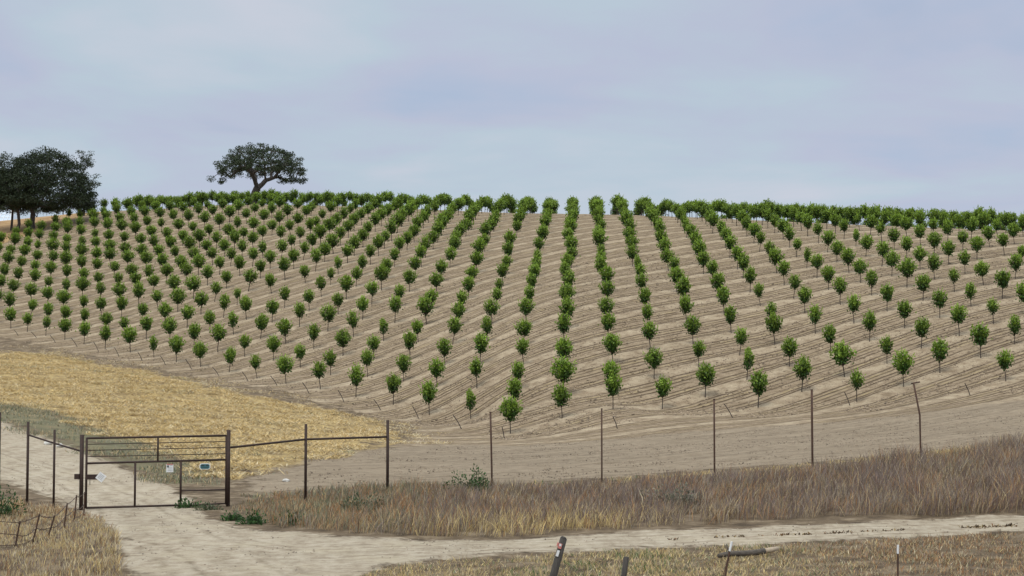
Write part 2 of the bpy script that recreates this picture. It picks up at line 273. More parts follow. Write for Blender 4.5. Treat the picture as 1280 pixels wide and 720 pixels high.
    weeds = ramp(nt, noise(nt, pos, 0.7, 6, 0.7), [(0.3, (0.120, 0.114, 0.066)), (0.5, (0.180, 0.164, 0.094)), (0.7, (0.280, 0.218, 0.121))])
    hill = ramp(nt, noise(nt, pos, 0.25, 6, 0.7), [(0.3, (0.250, 0.149, 0.070)), (0.5, (0.370, 0.232, 0.112)), (0.7, (0.450, 0.317, 0.169))])
    edge = noise(nt, pos, 0.55, 7, 0.75)
    def soft(mask): return math_n(nt, 'MULTIPLY', math_n(nt, 'SUBTRACT', math_n(nt, 'ADD', mask, math_n(nt, 'MULTIPLY', math_n(nt, 'SUBTRACT', edge, 0.5), 2.2)), 0.36), 3.2, True)
    c = dry
    for k, col in ((s1.outputs[0], soil), (s2.outputs[2], hill), (s1.outputs[1], straw), (s2.outputs[0], weeds), (s2.outputs[1], track), (s1.outputs[2], road)):
        q = nt.nodes.new('ShaderNodeClamp'); links.new(soft(k), q.inputs[0]); c = mixc(nt, q.outputs[0], c, col)
    c = mixc(nt, 0.35, c, mixc(nt, 1.0, c, ramp(nt, big, [(0.3, (0.720, 0.713, 0.692)), (0.7, (1.0, 1.0, 1.0))]), 'MULTIPLY'))
    links.new(c, bs.inputs['Base Color']); bs.inputs['Roughness'].default_value = 0.95; bs.inputs['Specular IOR Level'].default_value = 0.15
    hgt = math_n(nt, 'ADD', math_n(nt, 'MULTIPLY', mid, 0.5), math_n(nt, 'MULTIPLY', noise(nt, pos, 4.0, 5, 0.7), 0.3))
    hgt = math_n(nt, 'SUBTRACT', hgt, math_n(nt, 'MULTIPLY', math_n(nt, 'MULTIPLY', tr, s1.outputs[0]), 0.5))
    b = N(nt, 'ShaderNodeBump'); b.inputs['Strength'].default_value = 0.9; b.inputs['Distance'].default_value = 0.30
    links.new(hgt, b.inputs['Height']); links.new(b.outputs[0], bs.inputs['Normal'])
    return m
M_GROUND = ground_mat()

# ------------------------------------------------------------------ the ground: one polar sheet, split by zone into objects that share their edges
ORCH_EDGE = ((-95.2, 314.4), (-86.5, 346.0))
def orchard_ok(x, y):
    """orchard side of its upper end by the oaks"""
    (x0, y0), (x1, y1) = ORCH_EDGE
    return (x1 - x0) * (y - y0) - (y1 - y0) * (x - x0) < 0
def front_v(u):
    m = u / S_COL + 0.4
    ms = sorted(VF); return np.interp(m, [-60] + ms + [60], [VF[-19] + 4.62 * 41] + [VF[k] for k in ms] + [131.0])
def build_ground():
    a0 = np.arange(-20, 20.01, 0.075)
    ang = np.r_[np.arange(-180, -44, 6.0), np.arange(-44, -20, 1.0), a0, np.arange(21, 45, 1.0), np.arange(48, 180, 6.0)]
    rad = np.r_[np.geomspace(1.5, 20, 34)[:-1], np.geomspace(20, 400, 620)[:-1], np.geomspace(400, 3500, 50)]
    A, Rr = np.meshgrid(np.radians(ang), rad); X = Rr * np.sin(A); Y = Rr * np.cos(A)
    Z = height(X, Y)
    U, Vv = xy2uv(X, Y); m = U / S_COL + 0.4
    ph = (Vv - 131 - lattice(np.clip(m, -60, 60))) / 8
    along = U * 1.3
    def mask(poly, rad=0.9):
        s = 0
        for k in range(8):
            q = rad * math.sqrt((k + .5) / 8); t = k * 2.4
            s = s + inside(poly, X + q * math.cos(t), Y + q * math.sin(t))
        return s / 8.0
    straw, road, weeds, track = mask(STRAW, 3.2), mask(ROAD, 0.8), mask(WEEDS, 2.6), mask(TRACK, 1.5)
    upper = sstep(-3, 3, Vv - (front_v(U) - 6.5)) * (Y > 60)
    orch = np.where(orchard_ok(X, Y), upper, 0.0) * (1 - straw) * (Y > 95)
    orch = np.maximum(orch, ((X > -9) & (Y > 84)) * (1 - straw) * sstep(-9, -6, X))
    hill = sstep(-2, 4, np.where(orchard_ok(X, Y), -5, 5)) * (Y > 250) * (X < 0)
    hill = np.maximum(hill, (Y > 390) * 1.0); orch = orch * (1 - hill)
    # relief: berms, wheel ruts, clods, road crown
    p = ph - np.floor(ph)
    rut = sum(np.exp(-((p - c) / 0.018) ** 2) for c in (0.225, 0.33, 0.60, 0.715))
    bermz = 0.14 * np.exp(-(np.minimum(p, 1 - p) / 0.12) ** 2)
    near = Rr < 420
    Z = Z + near * orch * (0.3 * bermz + 0.10 * (fbm(X * 0.9, Y * 0.9) - 0.5))
    Z = Z + near * (1 - orch) * 0.16 * (fbm(X * 0.5 + 9, Y * 0.5, 4) - 0.5) * (1 - 0.6 * road)
    Z = Z + near * straw * 0.55 * (fbm(X * .55 + Y * .2, Y * .45 - X * .25, 4) - 0.5)
    def signed(line):
        best = np.full(X.shape, 1e9); sg = np.zeros(X.shape)
        for (ax, ay), (bx_, by_) in zip(line[:-1], line[1:]):
            dx, dy = bx_ - ax, by_ - ay; t = np.clip(((X - ax) * dx + (Y - ay) * dy) / (dx * dx + dy * dy), 0, 1)
            d = np.hypot(X - ax - t * dx, Y - ay - t * dy); s_ = np.sign(dx * (Y - ay) - dy * (X - ax))
            k = d < best; best = np.where(k, d, best); sg = np.where(k, s_ * d, sg)
        return sg
    da = signed([(-45, 100), (-26.5, 81), (-17.3, 67.8), (-12.9, 57.5), (-9.9, 49.5), (-7.2, 42), (-5.2, 36), (-4.5, 28)])
    db = signed([(30, 51.2), (20, 49.5), (9.5, 47.5), (2.5, 45.6), (-2.2, 43.8), (-6, 42.5), (-10.5, 48), (-12.9, 57)])
    lane = np.where(np.abs(da) < np.abs(db), da, db)
    nA, nR = len(ang), len(rad)
    idx = np.arange(nA * nR).reshape(nR, nA)
    q = np.stack([idx[:-1], idx[1:], np.roll(idx, -1, 1)[1:], np.roll(idx, -1, 1)[:-1]], -1).reshape(-1, 4)[:, ::-1]
    V = np.stack([X, Y, Z], -1).reshape(-1, 3)
    fx = V[q, 0].mean(1); fy = V[q, 1].mean(1)
    z1 = np.stack([orch, straw, road], -1).reshape(-1, 3); z2 = np.stack([weeds, track, hill], -1).reshape(-1, 3)
    rowa = np.stack([along, ph, lane], -1).reshape(-1, 3)
    fm = lambda a: a.reshape(-1)[q].mean(1)
    cls = np.zeros(len(q), int)                       # 0 ground, 1 orchard slope, 2 straw field, 3 dirt road, 4 farm track
    cls[fm(orch) > 0.5] = 1; cls[fm(straw) > 0.5] = 2; cls[fm(track) > 0.5] = 4; cls[fm(road) > 0.5] = 3
    for k, (nm, lab, cat) in enumerate((('ground', 'dry bare ground under the grass and beyond the hill', 'ground'),
            ('orchard_hillside', 'bare tan hillside soil with wheel lines between the young trees', 'hillside'),
            ('straw_field', 'yellow mown straw slope between the gate road and the trees', 'field'),
            ('dirt_road', 'pale dirt road running through the pipe gate and along the grass', 'dirt road'),
            ('farm_track', 'smooth bare dirt track between the wire fence posts and the trees', 'track'))):
        fq = q[cls == k]; used = np.unique(fq); mp = np.full(len(V), -1); mp[used] = np.arange(len(used))
        me = np_mesh(nm, V[used], mp[fq], M_GROUND, smooth=True)
        for an, arr in (('zone', z1), ('zone_b', z2)):
            a = me.attributes.new(an, 'FLOAT_COLOR', 'POINT'); a.data.foreach_set('color', np.c_[arr[used], np.ones(len(used))].astype(np.float32).ravel())
        a = me.attributes.new('row', 'FLOAT_VECTOR', 'POINT'); a.data.foreach_set('vector', rowa[used].astype(np.float32).ravel())
        tag(link(nm, me), lab, cat, kind='structure')
build_ground()

# ------------------------------------------------------------------ leaves
def leaf_quads(c, d, n, L, W, cup=0.15):
    """rhombic leaves: centre c, direction d, normal n, length L, width W"""
    c = np.asarray(c); d = d / np.linalg.norm(d, axis=1, keepdims=True)
    s = np.cross(d, n); s /= np.linalg.norm(s, axis=1, keepdims=True) + 1e-9; nn = np.cross(s, d)
    L = np.asarray(L)[:, None]; W = np.asarray(W)[:, None]
    v = np.stack([c - d * L / 2, c + s * W / 2 + nn * W * cup, c + d * L / 2, c - s * W / 2 + nn * W * cup], 1).reshape(-1, 3)
    return v, np.arange(len(v)).reshape(-1, 4)
def rand_dirs(n):
    v = rng.normal(size=(n, 3)); return v / np.linalg.norm(v, axis=1, keepdims=True)

# ------------------------------------------------------------------ young orchard trees
def tree_variant(i, width, hcrown, h0, nshoot, shape):
    """mesh data of trunk and crown; base at the origin"""
    tb = MB(); lean = rng.normal(0, 0.05, 2)
    top = Vector((lean[0], lean[1], h0))
    tb.path([(0, 0, -0.15), (lean[0] * .2 + rng.normal(0, .012), lean[1] * .3, h0 * .45), top], [0.048, 0.038, 0.036], 6)
    C, D, T = [], [], []
    ga = 2.4
    for s in range(nshoot):
        az = s * ga + rng.normal(0, 0.3); q = (s + 0.5) / nshoot
        # end points fill an egg: upright in the middle, wide at the shoulder, some low
        el = R(86) - q * R(68)
        ex = math.cos(el) * width / 2 * rng.uniform(0.85, 1.12); ez = h0 + hcrown * (0.40 + 0.52 * math.sin(max(el, R(-18)))) * rng.uniform(0.92, 1.06)
        if shape == 'split': az = az % math.pi * 0.8 + (0 if s % 2 else math.pi)
        e = Vector((math.cos(az) * ex + lean[0], math.sin(az) * ex + lean[1], ez))
        a = top; b = top.lerp(e, 0.5) + Vector((math.cos(az), math.sin(az), 0)) * ex * 0.12
        pts = [a.lerp(b, t).lerp(b.lerp(e, t), t) for t in np.linspace(0, 1, 5)]
        if s % 2 == 0: tb.path(pts, [0.022, 0.017, 0.013, 0.009, 0.004], 4, False)
        n = rng.integers(24, 31)
        for t in np.sort(rng.uniform(0.14, 1.04, n) ** 0.75):
            pq = a.lerp(b, t).lerp(b.lerp(e, t), t)
            sp = 0.15 * (1.15 - 0.55 * t)
            C.append(np.array(pq) + rng.normal(0, sp, 3)); dirv = np.array((e - b).normalized()) * 0.7 + rng.normal(0, 0.6, 3) + np.array([0, 0, 0.15])
            D.append(dirv); T.append(t + rng.normal(0, 0.12))
        # young upright tip shoot
        if rng.random() < 0.6 and el > R(8):
            tipd = np.array([math.cos(az) * 0.35, math.sin(az) * 0.35, 1.0]); ln = rng.uniform(0.18, 0.42)
            for t in np.linspace(0.1, 1, 6):
                C.append(np.array(e) + tipd * ln * t + rng.normal(0, 0.03, 3)); D.append(tipd + rng.normal(0, 0.45, 3)); T.append(1.1 + 0.3 * t)
    C = np.array(C); D = np.array(D); T = np.array(T); n = len(C)
    L = rng.uniform(0.17, 0.27, n); W = L * rng.uniform(0.55, 0.75, n)
    L[T > 1.05] *= 0.85; W[T > 1.05] *= 0.6
    V, Q = leaf_quads(C, D, rand_dirs(n) + np.array([0, 0, 0.8]), L, W)
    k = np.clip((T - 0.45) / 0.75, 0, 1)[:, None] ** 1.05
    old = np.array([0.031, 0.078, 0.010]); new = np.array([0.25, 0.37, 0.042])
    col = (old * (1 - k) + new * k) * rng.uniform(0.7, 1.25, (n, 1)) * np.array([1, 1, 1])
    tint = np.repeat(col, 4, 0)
    return tb, (V, Q, tint)
VARIANTS = []
for i, (w, hc, h0, ns, sh, word) in enumerate([
        (1.55, 1.75, 0.90, 27, 'egg', 'round bushy'), (1.78, 1.85, 0.85, 30, 'egg', 'broad bushy'), (1.42, 1.90, 0.88, 26, 'egg', 'tall leafy'),
        (1.25, 1.70, 0.95, 22, 'egg', 'slim'), (1.75, 1.70, 0.90, 28, 'split', 'wide-topped'), (1.48, 1.60, 1.05, 25, 'egg', 'long-trunked'),
        (1.62, 1.90, 0.80, 31, 'egg', 'dense'), (1.40, 1.65, 0.90, 21, 'split', 'loose'), (1.12, 1.40, 0.95, 16, 'egg', 'small'), (0.95, 1.75, 0.72, 17, 'narrow', 'narrow')]):
    tb, (V, Q, tint) = tree_variant(i, w, hc, h0, ns, sh)
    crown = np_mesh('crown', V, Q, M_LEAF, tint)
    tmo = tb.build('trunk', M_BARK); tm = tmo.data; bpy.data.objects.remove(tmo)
    tf = [f for f in tb.f]; tq = np.array([f if len(f) == 4 else (f[0], f[1], f[2], f[3 % len(f)]) for f in tf if len(f) >= 4])
    VARIANTS.append(dict(crown=crown, trunk=tm, V=V, Q=Q, tint=tint, TV=np.array([tuple(p) for p in tb.v]), TQ=np.array([f for f in tf if len(f) == 4]), word=word))

def frame_px(x, y, z):
    z = z - ZC; f = y * math.cos(PITCH) + z * math.sin(PITCH); u = -y * math.sin(PITCH) + z * math.cos(PITCH)
    return 640 + F_PX * x / f, 360 - F_PX * u / f
spots = []
for m in range(-48, 30):
    u = (m - 0.4) * S_COL
    if m in VF: v0 = VF[m]
    elif m < 0: v0 = VF[-19] + 4.62 * (-19 - m)
    else: v0 = 131 + (3.2 * m) % 8
    jj = 0
    while True:
        v = v0 + 8.0 * jj
        if v > 420: break
        ju = u + rng.normal(0, 0.12); jv = v + rng.normal(0, 0.22); x, y = uv2xy(ju, jv)
        ok = rng.random() > 0.012 or jj < 2
        crest = np.interp(x / y, [-0.30, -0.15, -0.04, 0.04, 0.15, 0.30], [366, 350, 306, 294, 276, 266])
        if ok and orchard_ok(x, y) and y < crest + 24 and abs(math.degrees(math.atan2(x, y))) < 19.5:
            spots.append((y, x, m, jj))
        jj += 1
spots.sort()
ORD = ['first','second','third','fourth','fifth','sixth','seventh','eighth','ninth','tenth','eleventh','twelfth','thirteenth','fourteenth','fifteenth','sixteenth','seventeenth','eighteenth','nineteenth','twentieth',
       'twenty-first','twenty-second','twenty-third','twenty-fourth','twenty-fifth','twenty-sixth','twenty-seventh','twenty-eighth','twenty-ninth','thirtieth']
GROUP_T = 'young orchard trees planted in lines up the hillside'
seen = {}; n_ind = 0; restV, restQ, restT, trV, trQ = [], [], [], [], []; off = toff = 0
protos = []
for y, x, m, jj in spots:
    z = h1(x, y) + 0.02; px, py = frame_px(x, y, z)
    k = rng.choice(len(VARIANTS), p=[.16, .14, .14, .09, .09, .11, .11, .07, .05, .04])
    if m == -2 and jj == 0: k = 9
    if m == -1 and jj == 0: k = 1
    if m == 6 and jj == 0: k = 8
    sc = np.clip(rng.normal(0.98, 0.065), .78, 1.14) ; far = float(sstep(170, 280, y)); wx = (1.0 + 0.22 * far) * rng.uniform(.92, 1.08); wy = wx * rng.uniform(.9, 1.1); sc *= 1 + .08 * far; rz = rng.uniform(0, 6.28); tl = rng.normal(0, 0.03, 2)
    Vr = VARIANTS[k]
    inframe = -12 < px < 1292 and py < 560
    if inframe and n_ind < 300:
        n_ind += 1; seen[m] = seen.get(m, 0) + 1
        r = empty('orchard_tree', (x, y, z), rz); r.scale = (sc * wx, sc * wy, sc); r.rotation_euler = (tl[0], tl[1], rz)
        for nm in ('trunk', 'crown'):
            o = bpy.data.objects.new(nm, Vr[nm]); COL.objects.link(o); o.parent = r
        i = seen[m]
        rank = 'bottom one' if i == 1 else f'{ORD[i-1]} up'
        if m == -1:
            lab = 'broad bushy orchard tree, lowest on the whole hillside, beside a leaning stake' if i == 1 else f'{Vr["word"]} orchard tree, {rank} in the line that starts at the lowest tree'
        elif m < -1: lab = f'{Vr["word"]} tree, {rank}, {ORD[-2-m]} line from the lowest tree toward the gate'
        else: lab = f'{Vr["word"]} tree, {rank}, {ORD[m]} line from the lowest tree away from the gate'
        tag(r, lab, 'tree', GROUP_T)
    else:
        c, s_ = math.cos(rz), math.sin(rz); Rz = np.array([[c, -s_, 0], [s_, c, 0], [0, 0, 1]]) @ np.diag([sc * wx, sc * wy, sc])
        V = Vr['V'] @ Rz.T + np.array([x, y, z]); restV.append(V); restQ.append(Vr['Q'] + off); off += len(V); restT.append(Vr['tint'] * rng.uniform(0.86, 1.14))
        V = Vr['TV'] @ Rz.T + np.array([x, y, z]); trV.append(V); trQ.append(Vr['TQ'] + toff); toff += len(V)
root = empty('far_orchard', (0, 250, h1(0, 250)))
bpy.data.objects.remove(root)
if restV:
    bark = np.array([0.075, 0.055, 0.042])
    V = np.concatenate(restV + trV); Q = np.concatenate(restQ + [q + off for q in trQ])
    T = np.concatenate(restT + [np.tile(bark, (toff, 1))])
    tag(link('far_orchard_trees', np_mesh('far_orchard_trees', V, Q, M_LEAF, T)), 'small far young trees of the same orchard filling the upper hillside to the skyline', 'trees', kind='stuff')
print('orchard trees', n_ind, len(spots))

# leaning dark stakes at the ends of the tree rows
for i, (x, y, dx, hh) in enumerate(STAKES):
    b = MB(); z = h1(x, y); n = 7
    b.path([(0, 0, -0.15), (dx * .5 + .01, 0.02, hh * .5), (dx, 0.0, hh)], [0.036, 0.034, 0.036], n)
    o = b.build('stake', M_STAKE); o.location = (x, y, z)
    if i < 17:
        q = 16 - i
        lab = f'leaning dark stake at a row end, {ORD[q]} stake uphill from the gate post side' if False else f'thin dark stake leaning over bare soil, {ORD[i]} along the straw edge from the oaks'
    else:
        lab = ['short dark stake standing close beside the lowest orchard tree', 'thin stake leaning behind the second tall wire fence post', 'thin stake leaning just past the third tall wire fence post',
               'thin stake between the fourth and fifth tall wire fence posts', 'thin stake beyond the fifth, crooked fence post with the bent top'][i - 17]
    tag(o, lab, 'stake', 'leaning stakes at the row ends')

# ------------------------------------------------------------------ oaks
def oak(name, loc, label, clumps, trunk_pts, trunk_r, leaves, clump_r, leaf=0.30, flat=0.55, group=None, tone=1.0, spread=1.0):
    """limbs grown from the trunk top to every clump; leaves scattered round the clumps"""
    root = empty(name, loc); b = MB()
    b.path(trunk_pts, trunk_r, 10, False)
    nodes = [(Vector(trunk_pts[-1]), None, 0.0)]; kids = {}
    order = sorted(clumps, key=lambda p: (Vector(p) - nodes[0][0]).length)
    ends = []
    for p in order:
        p = Vector(p); best = min(range(len(nodes)), key=lambda i: (nodes[i][0] - p).length + 0.45 * nodes[i][2])
        a, _, la = nodes[best]; dist = (p - a).length; nseg = max(2, int(dist / 0.9)); prev = best
        for k in range(1, nseg + 1):
            t = k / nseg; q = a.lerp(p, t) + Vector((0, 0, 0.10 * dist * math.sin(math.pi * t))) + Vector(rng.normal(0, 0.09, 3)) * (t < 1)
            nodes.append((q, prev, la + dist * t)); prev = len(nodes) - 1
        ends.append(prev)
    w = [0.0] * len(nodes)
    for e in ends: w[e] += 1
    for i in range(len(nodes) - 1, 0, -1): w[nodes[i][1]] += w[i]
    r0 = trunk_r[-1] * 0.92; tot = max(w[0], 1)
    rr = lambda i: max(0.018, r0 * (w[i] / tot) ** 0.46)
    for i in range(1, len(nodes)):
        pa = nodes[i][1]; b.path([nodes[pa][0], nodes[i][0]], [min(rr(pa), rr(i) * 1.25), rr(i)], 6, False)
    b.build('trunk', M_OAKBARK, root, True)
    C, D, L = [], [], []
    for p in clumps:
        n = int(leaves * rng.uniform(0.7, 1.3)); q = rand_dirs(n) * rng.random((n, 1)) ** 0.45
        rad = clump_r * rng.uniform(0.75, 1.3)
        C.append(np.array(p) + q * np.array([rad * spread, rad * spread, rad * flat]))
        D.append(q + rng.normal(0, 0.6, (n, 3))); L.append(rng.uniform(0.7, 1.25, n) * leaf)
    C = np.concatenate(C); D = np.concatenate(D); L = np.concatenate(L); n = len(C)
    V, Q = leaf_quads(C, D, rand_dirs(n) + np.array([0, 0, 0.6]), L, L * rng.uniform(0.45, 0.7, n))
    col = np.array([0.034, 0.050, 0.022]) * tone * rng.uniform(0.6, 1.5, (n, 1)) * np.array([1.0, 1.0, 1.0]); 
    k = rng.random((n, 1)) < 0.12; col = np.where(k, col * np.array([1.6, 1.5, 1.4]), col)
    link('crown', np_mesh('crown', V, Q, M_OAKLEAF, np.repeat(col, 4, 0)), root)
    tag(root, label, 'tree', group); return root
def shell(n, cx, cz, rx, rz, ry, lo=0.0):
    out = []
    for k in range(n):
        zf = lo + (1 - lo) * (k + .5) / n; a = k * 2.39996; r_ = math.sqrt(max(0, 1 - zf * zf)) * rng.uniform(.9, 1.03); q = rng.uniform(.90, 1.04)
        out.append((cx + rx * r_ * math.cos(a) * q, ry * r_ * math.sin(a) * q, cz + rz * zf * q))
    return out
# lone umbrella-shaped oak on the crest
def dome(n, cx, cz, rx, rz, ry, lo=-0.05, inner=0.35, fy=1.0):
    out = []
    while len(out) < n:
        d = rand_dirs(1)[0]; d[2] = abs(d[2]) * rng.choice([1, 1, 1, -0.12]); q = rng.uniform(inner, 1.0) ** 0.5
        p = np.array([d[0] * rx, d[1] * ry, d[2] * rz]) * q
        if p[2] / rz < lo: continue
        out.append((cx + p[0], p[1], cz + p[2]))
    return out
ox, oy = -53.4, 352.0; oz = h1(ox, oy) + 0.9
cl = dome(75, 0.9, 5.9, 8.8, 5.0, 8.0, 0.0, 0.2) + shell(105, 0.9, 5.5, 9.2, 6.1, 8.4, 0.04)
cl += [(x, rng.normal(0, 2), 5.0 + rng.normal(0, .3)) for x in np.linspace(-9.0, -5.2, 5)] + [(x, rng.normal(0, 2), 5.0 - (x - 5) * .12 + rng.normal(0, .4)) for x in np.linspace(4.5, 9.9, 10)]
oak('oak_tree', (ox, oy, oz), 'lone umbrella-shaped dark oak standing on the crest of the orchard hill', cl,
    [(-0.7, 0, -2.0), (-0.55, 0, 0.8), (-0.2, 0, 1.9), (0.35, 0, 2.9)], [1.15, 0.85, 0.72, 0.8], 105, 1.05, 0.31, 0.55)
# cluster beside the golden slope
G_O = 'dark oaks beside the golden hilltop slope'
def at_hill(px, d): x = (px - 640) / F_PX * d; return (x, d, h1(x, d))
L0 = at_hill(38, 331)
cl = dome(130, 2.2, 5.0, 9.2, 9.6, 8.0, -0.06, 0.1) + shell(190, 2.2, 4.8, 9.8, 10.2, 8.4, 0.0) + [(9.5 + rng.normal(0, 1), rng.normal(0, 2.5), 3.4 + rng.uniform(0, 3.2)) for _ in range(14)] + [(-6 + rng.normal(0, 1.2), rng.normal(0, 2), 4.3 + rng.uniform(0, 3)) for _ in range(12)]
oak('oak_tree', L0, 'biggest dark oak with a thick straight trunk and dense dome, on the golden slope', cl, [(0, 0, -0.4), (0.05, 0, 1.2), (0.15, 0, 2.9)], [0.62, 0.48, 0.50], 130, 1.3, 0.34, 0.6, G_O, 0.8)
L1 = at_hill(20, 329)
cl = [(-2.5 + rng.normal(0, 3.0), rng.normal(0, 2.5), 8.4 + rng.normal(0, 2.2)) for _ in range(110)]
oak('oak_tree', L1, 'oak with a leaning trunk just beside the biggest oak on the golden slope', cl, [(-0.1, 0, -0.4), (0.3, 0, 1.6), (0.1, 0, 3.6)], [0.40, 0.30, 0.30], 140, 1.3, 0.33, 0.6, G_O, 0.8)
L2 = at_hill(12, 332)
cl = [(-3.5 + rng.normal(0, 2.6), rng.normal(0, 2.2), 10.2 + rng.normal(0, 2.4)) for _ in range(95)]
oak('oak_tree', L2, 'thinnest-trunked oak of the group, standing beside the pale shed roof', cl, [(0, 0, -0.4), (0.15, 0, 2.0), (0.25, 0, 4.2)], [0.26, 0.22, 0.22], 130, 1.3, 0.33, 0.6, G_O, 0.85)
cn = lambda m_, d_: float(np.clip(rng.normal(m_, d_), m_ - 1.5 * d_, m_ + 1.5 * d_))
L3 = at_hill(102, 345)
cl = [(0.5 + cn(0, .9), cn(0, 1), 11.6 + cn(0, .9)) for _ in range(20)] + [(1.9 + cn(0, .7), cn(0, 1), 10.4 + cn(0, .5)) for _ in range(5)] \
   + [(0.8 + cn(0, 1.2), cn(0, 1), 6.9 + cn(0, 1.3)) for _ in range(20)] + [(2.6 + cn(0, .5), cn(0, .8), 6.6 + cn(0, .3)) for _ in range(4)] \
   + [(-0.8 + cn(0, 1.3), cn(0, 1), 2.6 + cn(0, .9)) for _ in range(16)] + [(-.6 + cn(0, .7), 0, 9.0 + cn(0, .8)) for _ in range(6)]
oak('oak_tree', L3, 'tall sparse oak with airy top clumps at the edge of the oak group', cl, [(0, 0, -0.4), (0.2, 0, 1.8), (0.1, 0, 4.4)], [0.36, 0.26, 0.22], 46, 0.72, 0.27, 0.7, G_O, 1.0)
L4 = at_hill(77, 372)
cl = [(rng.uniform(-4.5, 4.5), rng.normal(0, 1), 2.2 + abs(rng.normal(0, 1.3))) for _ in range(46)]
oak('shrub', (L4[0], L4[1], L4[2] - 0.6), 'low dark shrub mass on the skyline below the tall sparse oak', cl, [(0, 0, -0.3), (0, 0, 0.6)], [0.2, 0.15], 70, 1.0, 0.3, 0.7, None, 0.9)
cl = [(rng.uniform(-5, 5), rng.normal(0, 1), 2.0 + abs(rng.normal(0, 1.1))) for _ in range(46)]
L6 = at_hill(44, 374)
oak('shrub', (L6[0], L6[1], L6[2] - 0.3), 'low dark shrub mass behind the thick trunk of the biggest oak', cl, [(0, 0, -0.3), (0, 0, 0.6)], [0.2, 0.15], 70, 1.0, 0.3, 0.7, None, 0.9)
cl = [(rng.uniform(-4, 4), rng.normal(0, 1), 1.0 + abs(rng.normal(0, .7))) for _ in range(26)]
L5 = at_hill(172, 372)
oak('shrub', (L5[0], L5[1], L5[2] + 0.2), 'dark green shrub just over the crest behind the uppermost orchard trees', cl, [(0, 0, -0.3), (0, 0, 0.5)], [0.2, 0.15], 60, 0.9, 0.28, 0.7, None, 1.1)

# pale roofed shed behind the oak trunks at the picture edge
bx, by, bz = at_hill(2, 385)
shed = empty('shed', (bx, by, bz)); tag(shed, 'low shed with a pale sloping sheet roof behind the oak trunks', 'shed')
b = MB(); b.box((-3.5, 2, 1.3), (11, 6, 3.0)); b.build('wall', M_WALL, shed)
b = MB(); b.add([(-9.5, -1.6, 2.6), (2.6, -1.6, 2.6), (1.4, 2, 5.3), (-9.5, 2, 5.3), (-9.5, 5.6, 2.6), (2.6, 5.6, 2.6)], [(0, 1, 2, 3), (3, 2, 5, 4), (1, 5, 2)]); rf = b.build('roof', M_ROOF, shed)
b = MB()
for k in range(13): b.path([(-9.3 + k * .95, -1.62, 2.64), (-9.3 + k * .95 - (0.9 * (k == 12)), 1.95, 5.33)], 0.07, 4)
for t in (0.33, 0.66): b.path([(-9.5, -1.6 + 3.6 * t, 2.66 + 2.7 * t), (2.3, -1.6 + 3.6 * t, 2.66 + 2.7 * t)], 0.06, 4)
b.build('roof_rib', M_WHITE, rf)

# far little post-and-rail fence just over the crest
fx0, fx1, fy = 17.4, 27.5, 298.0
ff = empty('ridge_fence', (fx0, fy, 0)); tag(ff, 'tiny dark post and rail fence on the skyline between the tree lines', 'fence')
zz = [h1(fx0 + t * (fx1 - fx0), fy) for t in np.linspace(0, 1, 8)]
for k in range(8):
    b = MB(); xx = (fx1 - fx0) * k / 7; b.path([(xx, 0, zz[k] - .3), (xx, 0, zz[k] + 1.25)], 0.06, 5); b.build('post', M_STAKE, ff)
b = MB(); b.path([((fx1 - fx0) * k / 7, -.06, zz[k] + 1.2) for k in range(8)], 0.05, 5); b.build('rail', M_STAKE, ff)

# ------------------------------------------------------------------ pipe gate and fences
GL = Vector((-14.12, 56.5, 0)); GR = Vector((-9.67, 57.6, 0)); GL.z = h1(GL.x, GL.y); GR.z = h1(GR.x, GR.y)
gd = GR - GL; gl = gd.length; gang = math.atan2(gd.y, gd.x); slope = 0.05
gate = empty('pipe_gate', GL, gang); tag(gate, 'closed dark pipe ranch gate across the pale dirt road', 'gate')
def gz(t, h): return (t * gl, 0, h + slope * t)
def bar(name, pts, r, par=gate, mat=M_STEEL):
    b = MB(); b.path(pts, r, 8); return b.build(name, mat, par, True)
bar('stile', [gz(0, .06), gz(0, 2.40)], .038); bar('stile', [gz(1, .06), gz(1, 2.40)], .032)
bar('top_rail', [gz(0, 2.38), gz(1, 2.38)], .036)
for h in (2.18, 1.98, 1.77): bar('rail', [gz(0, h), gz(1, h)], .014)
bar('middle_rail', [gz(0, 1.55), gz(1, 1.57)], .036)
bar('bottom_rail', [gz(0, .08), gz(.672, .08)], .036); bar('bottom_rail', [gz(.672, .06), gz(1, .10)], .026)
bar('rail', [gz(.672, .56), gz(1, .56)], .026)
bar('upright', [gz(.506, 1.57), gz(.506, 2.38)], .032); bar('upright', [gz(.345, .08), gz(.345, 1.56)], .036); bar('upright', [gz(.672, .08), gz(.672, 1.56)], .036)
b = MB(); b.box((.20, -.05, 1.10), (.46, .05, .17)); lp = b.build('latch_plate', M_STEEL, gate)
b = MB(); b.path([(.12, -.09, 1.02), (.12, -.09, .84)], .012, 6); b.build('chain', M_STEEL, lp)
for nm, pos, hh, r, lab in (('gate_post', Vector((-14.27, 56.46, 0)), 2.50, .068, 'thick dark gate post on the latch side beside the old barbed wire fence'),
                            ('gate_post', Vector((-9.60, 57.62, 0)), 2.58, .068, 'thick dark gate post on the hinge side with a rail running off to the orchard')):
    pz = h1(pos.x, pos.y); g = empty(nm, (pos.x, pos.y, pz)); tag(g, lab, 'gate post')
    b = MB(); b.path([(0, 0, -.3), (0, 0, hh)], r, 12); b.build('post', M_STEEL, g, True)
    if nm == 'gate_post' and pos.x < -12:
        b = MB(); b.box((-.14, -.02, 1.12), (.16, .12, .17)); b.build('latch_box', M_STEEL, g)
    else:
        for h in (.5, 2.1):
            b = MB(); b.path([(0, 0, h), (-.10, -.02, h)], .03, 6); b.build('hinge', M_STEEL, g)
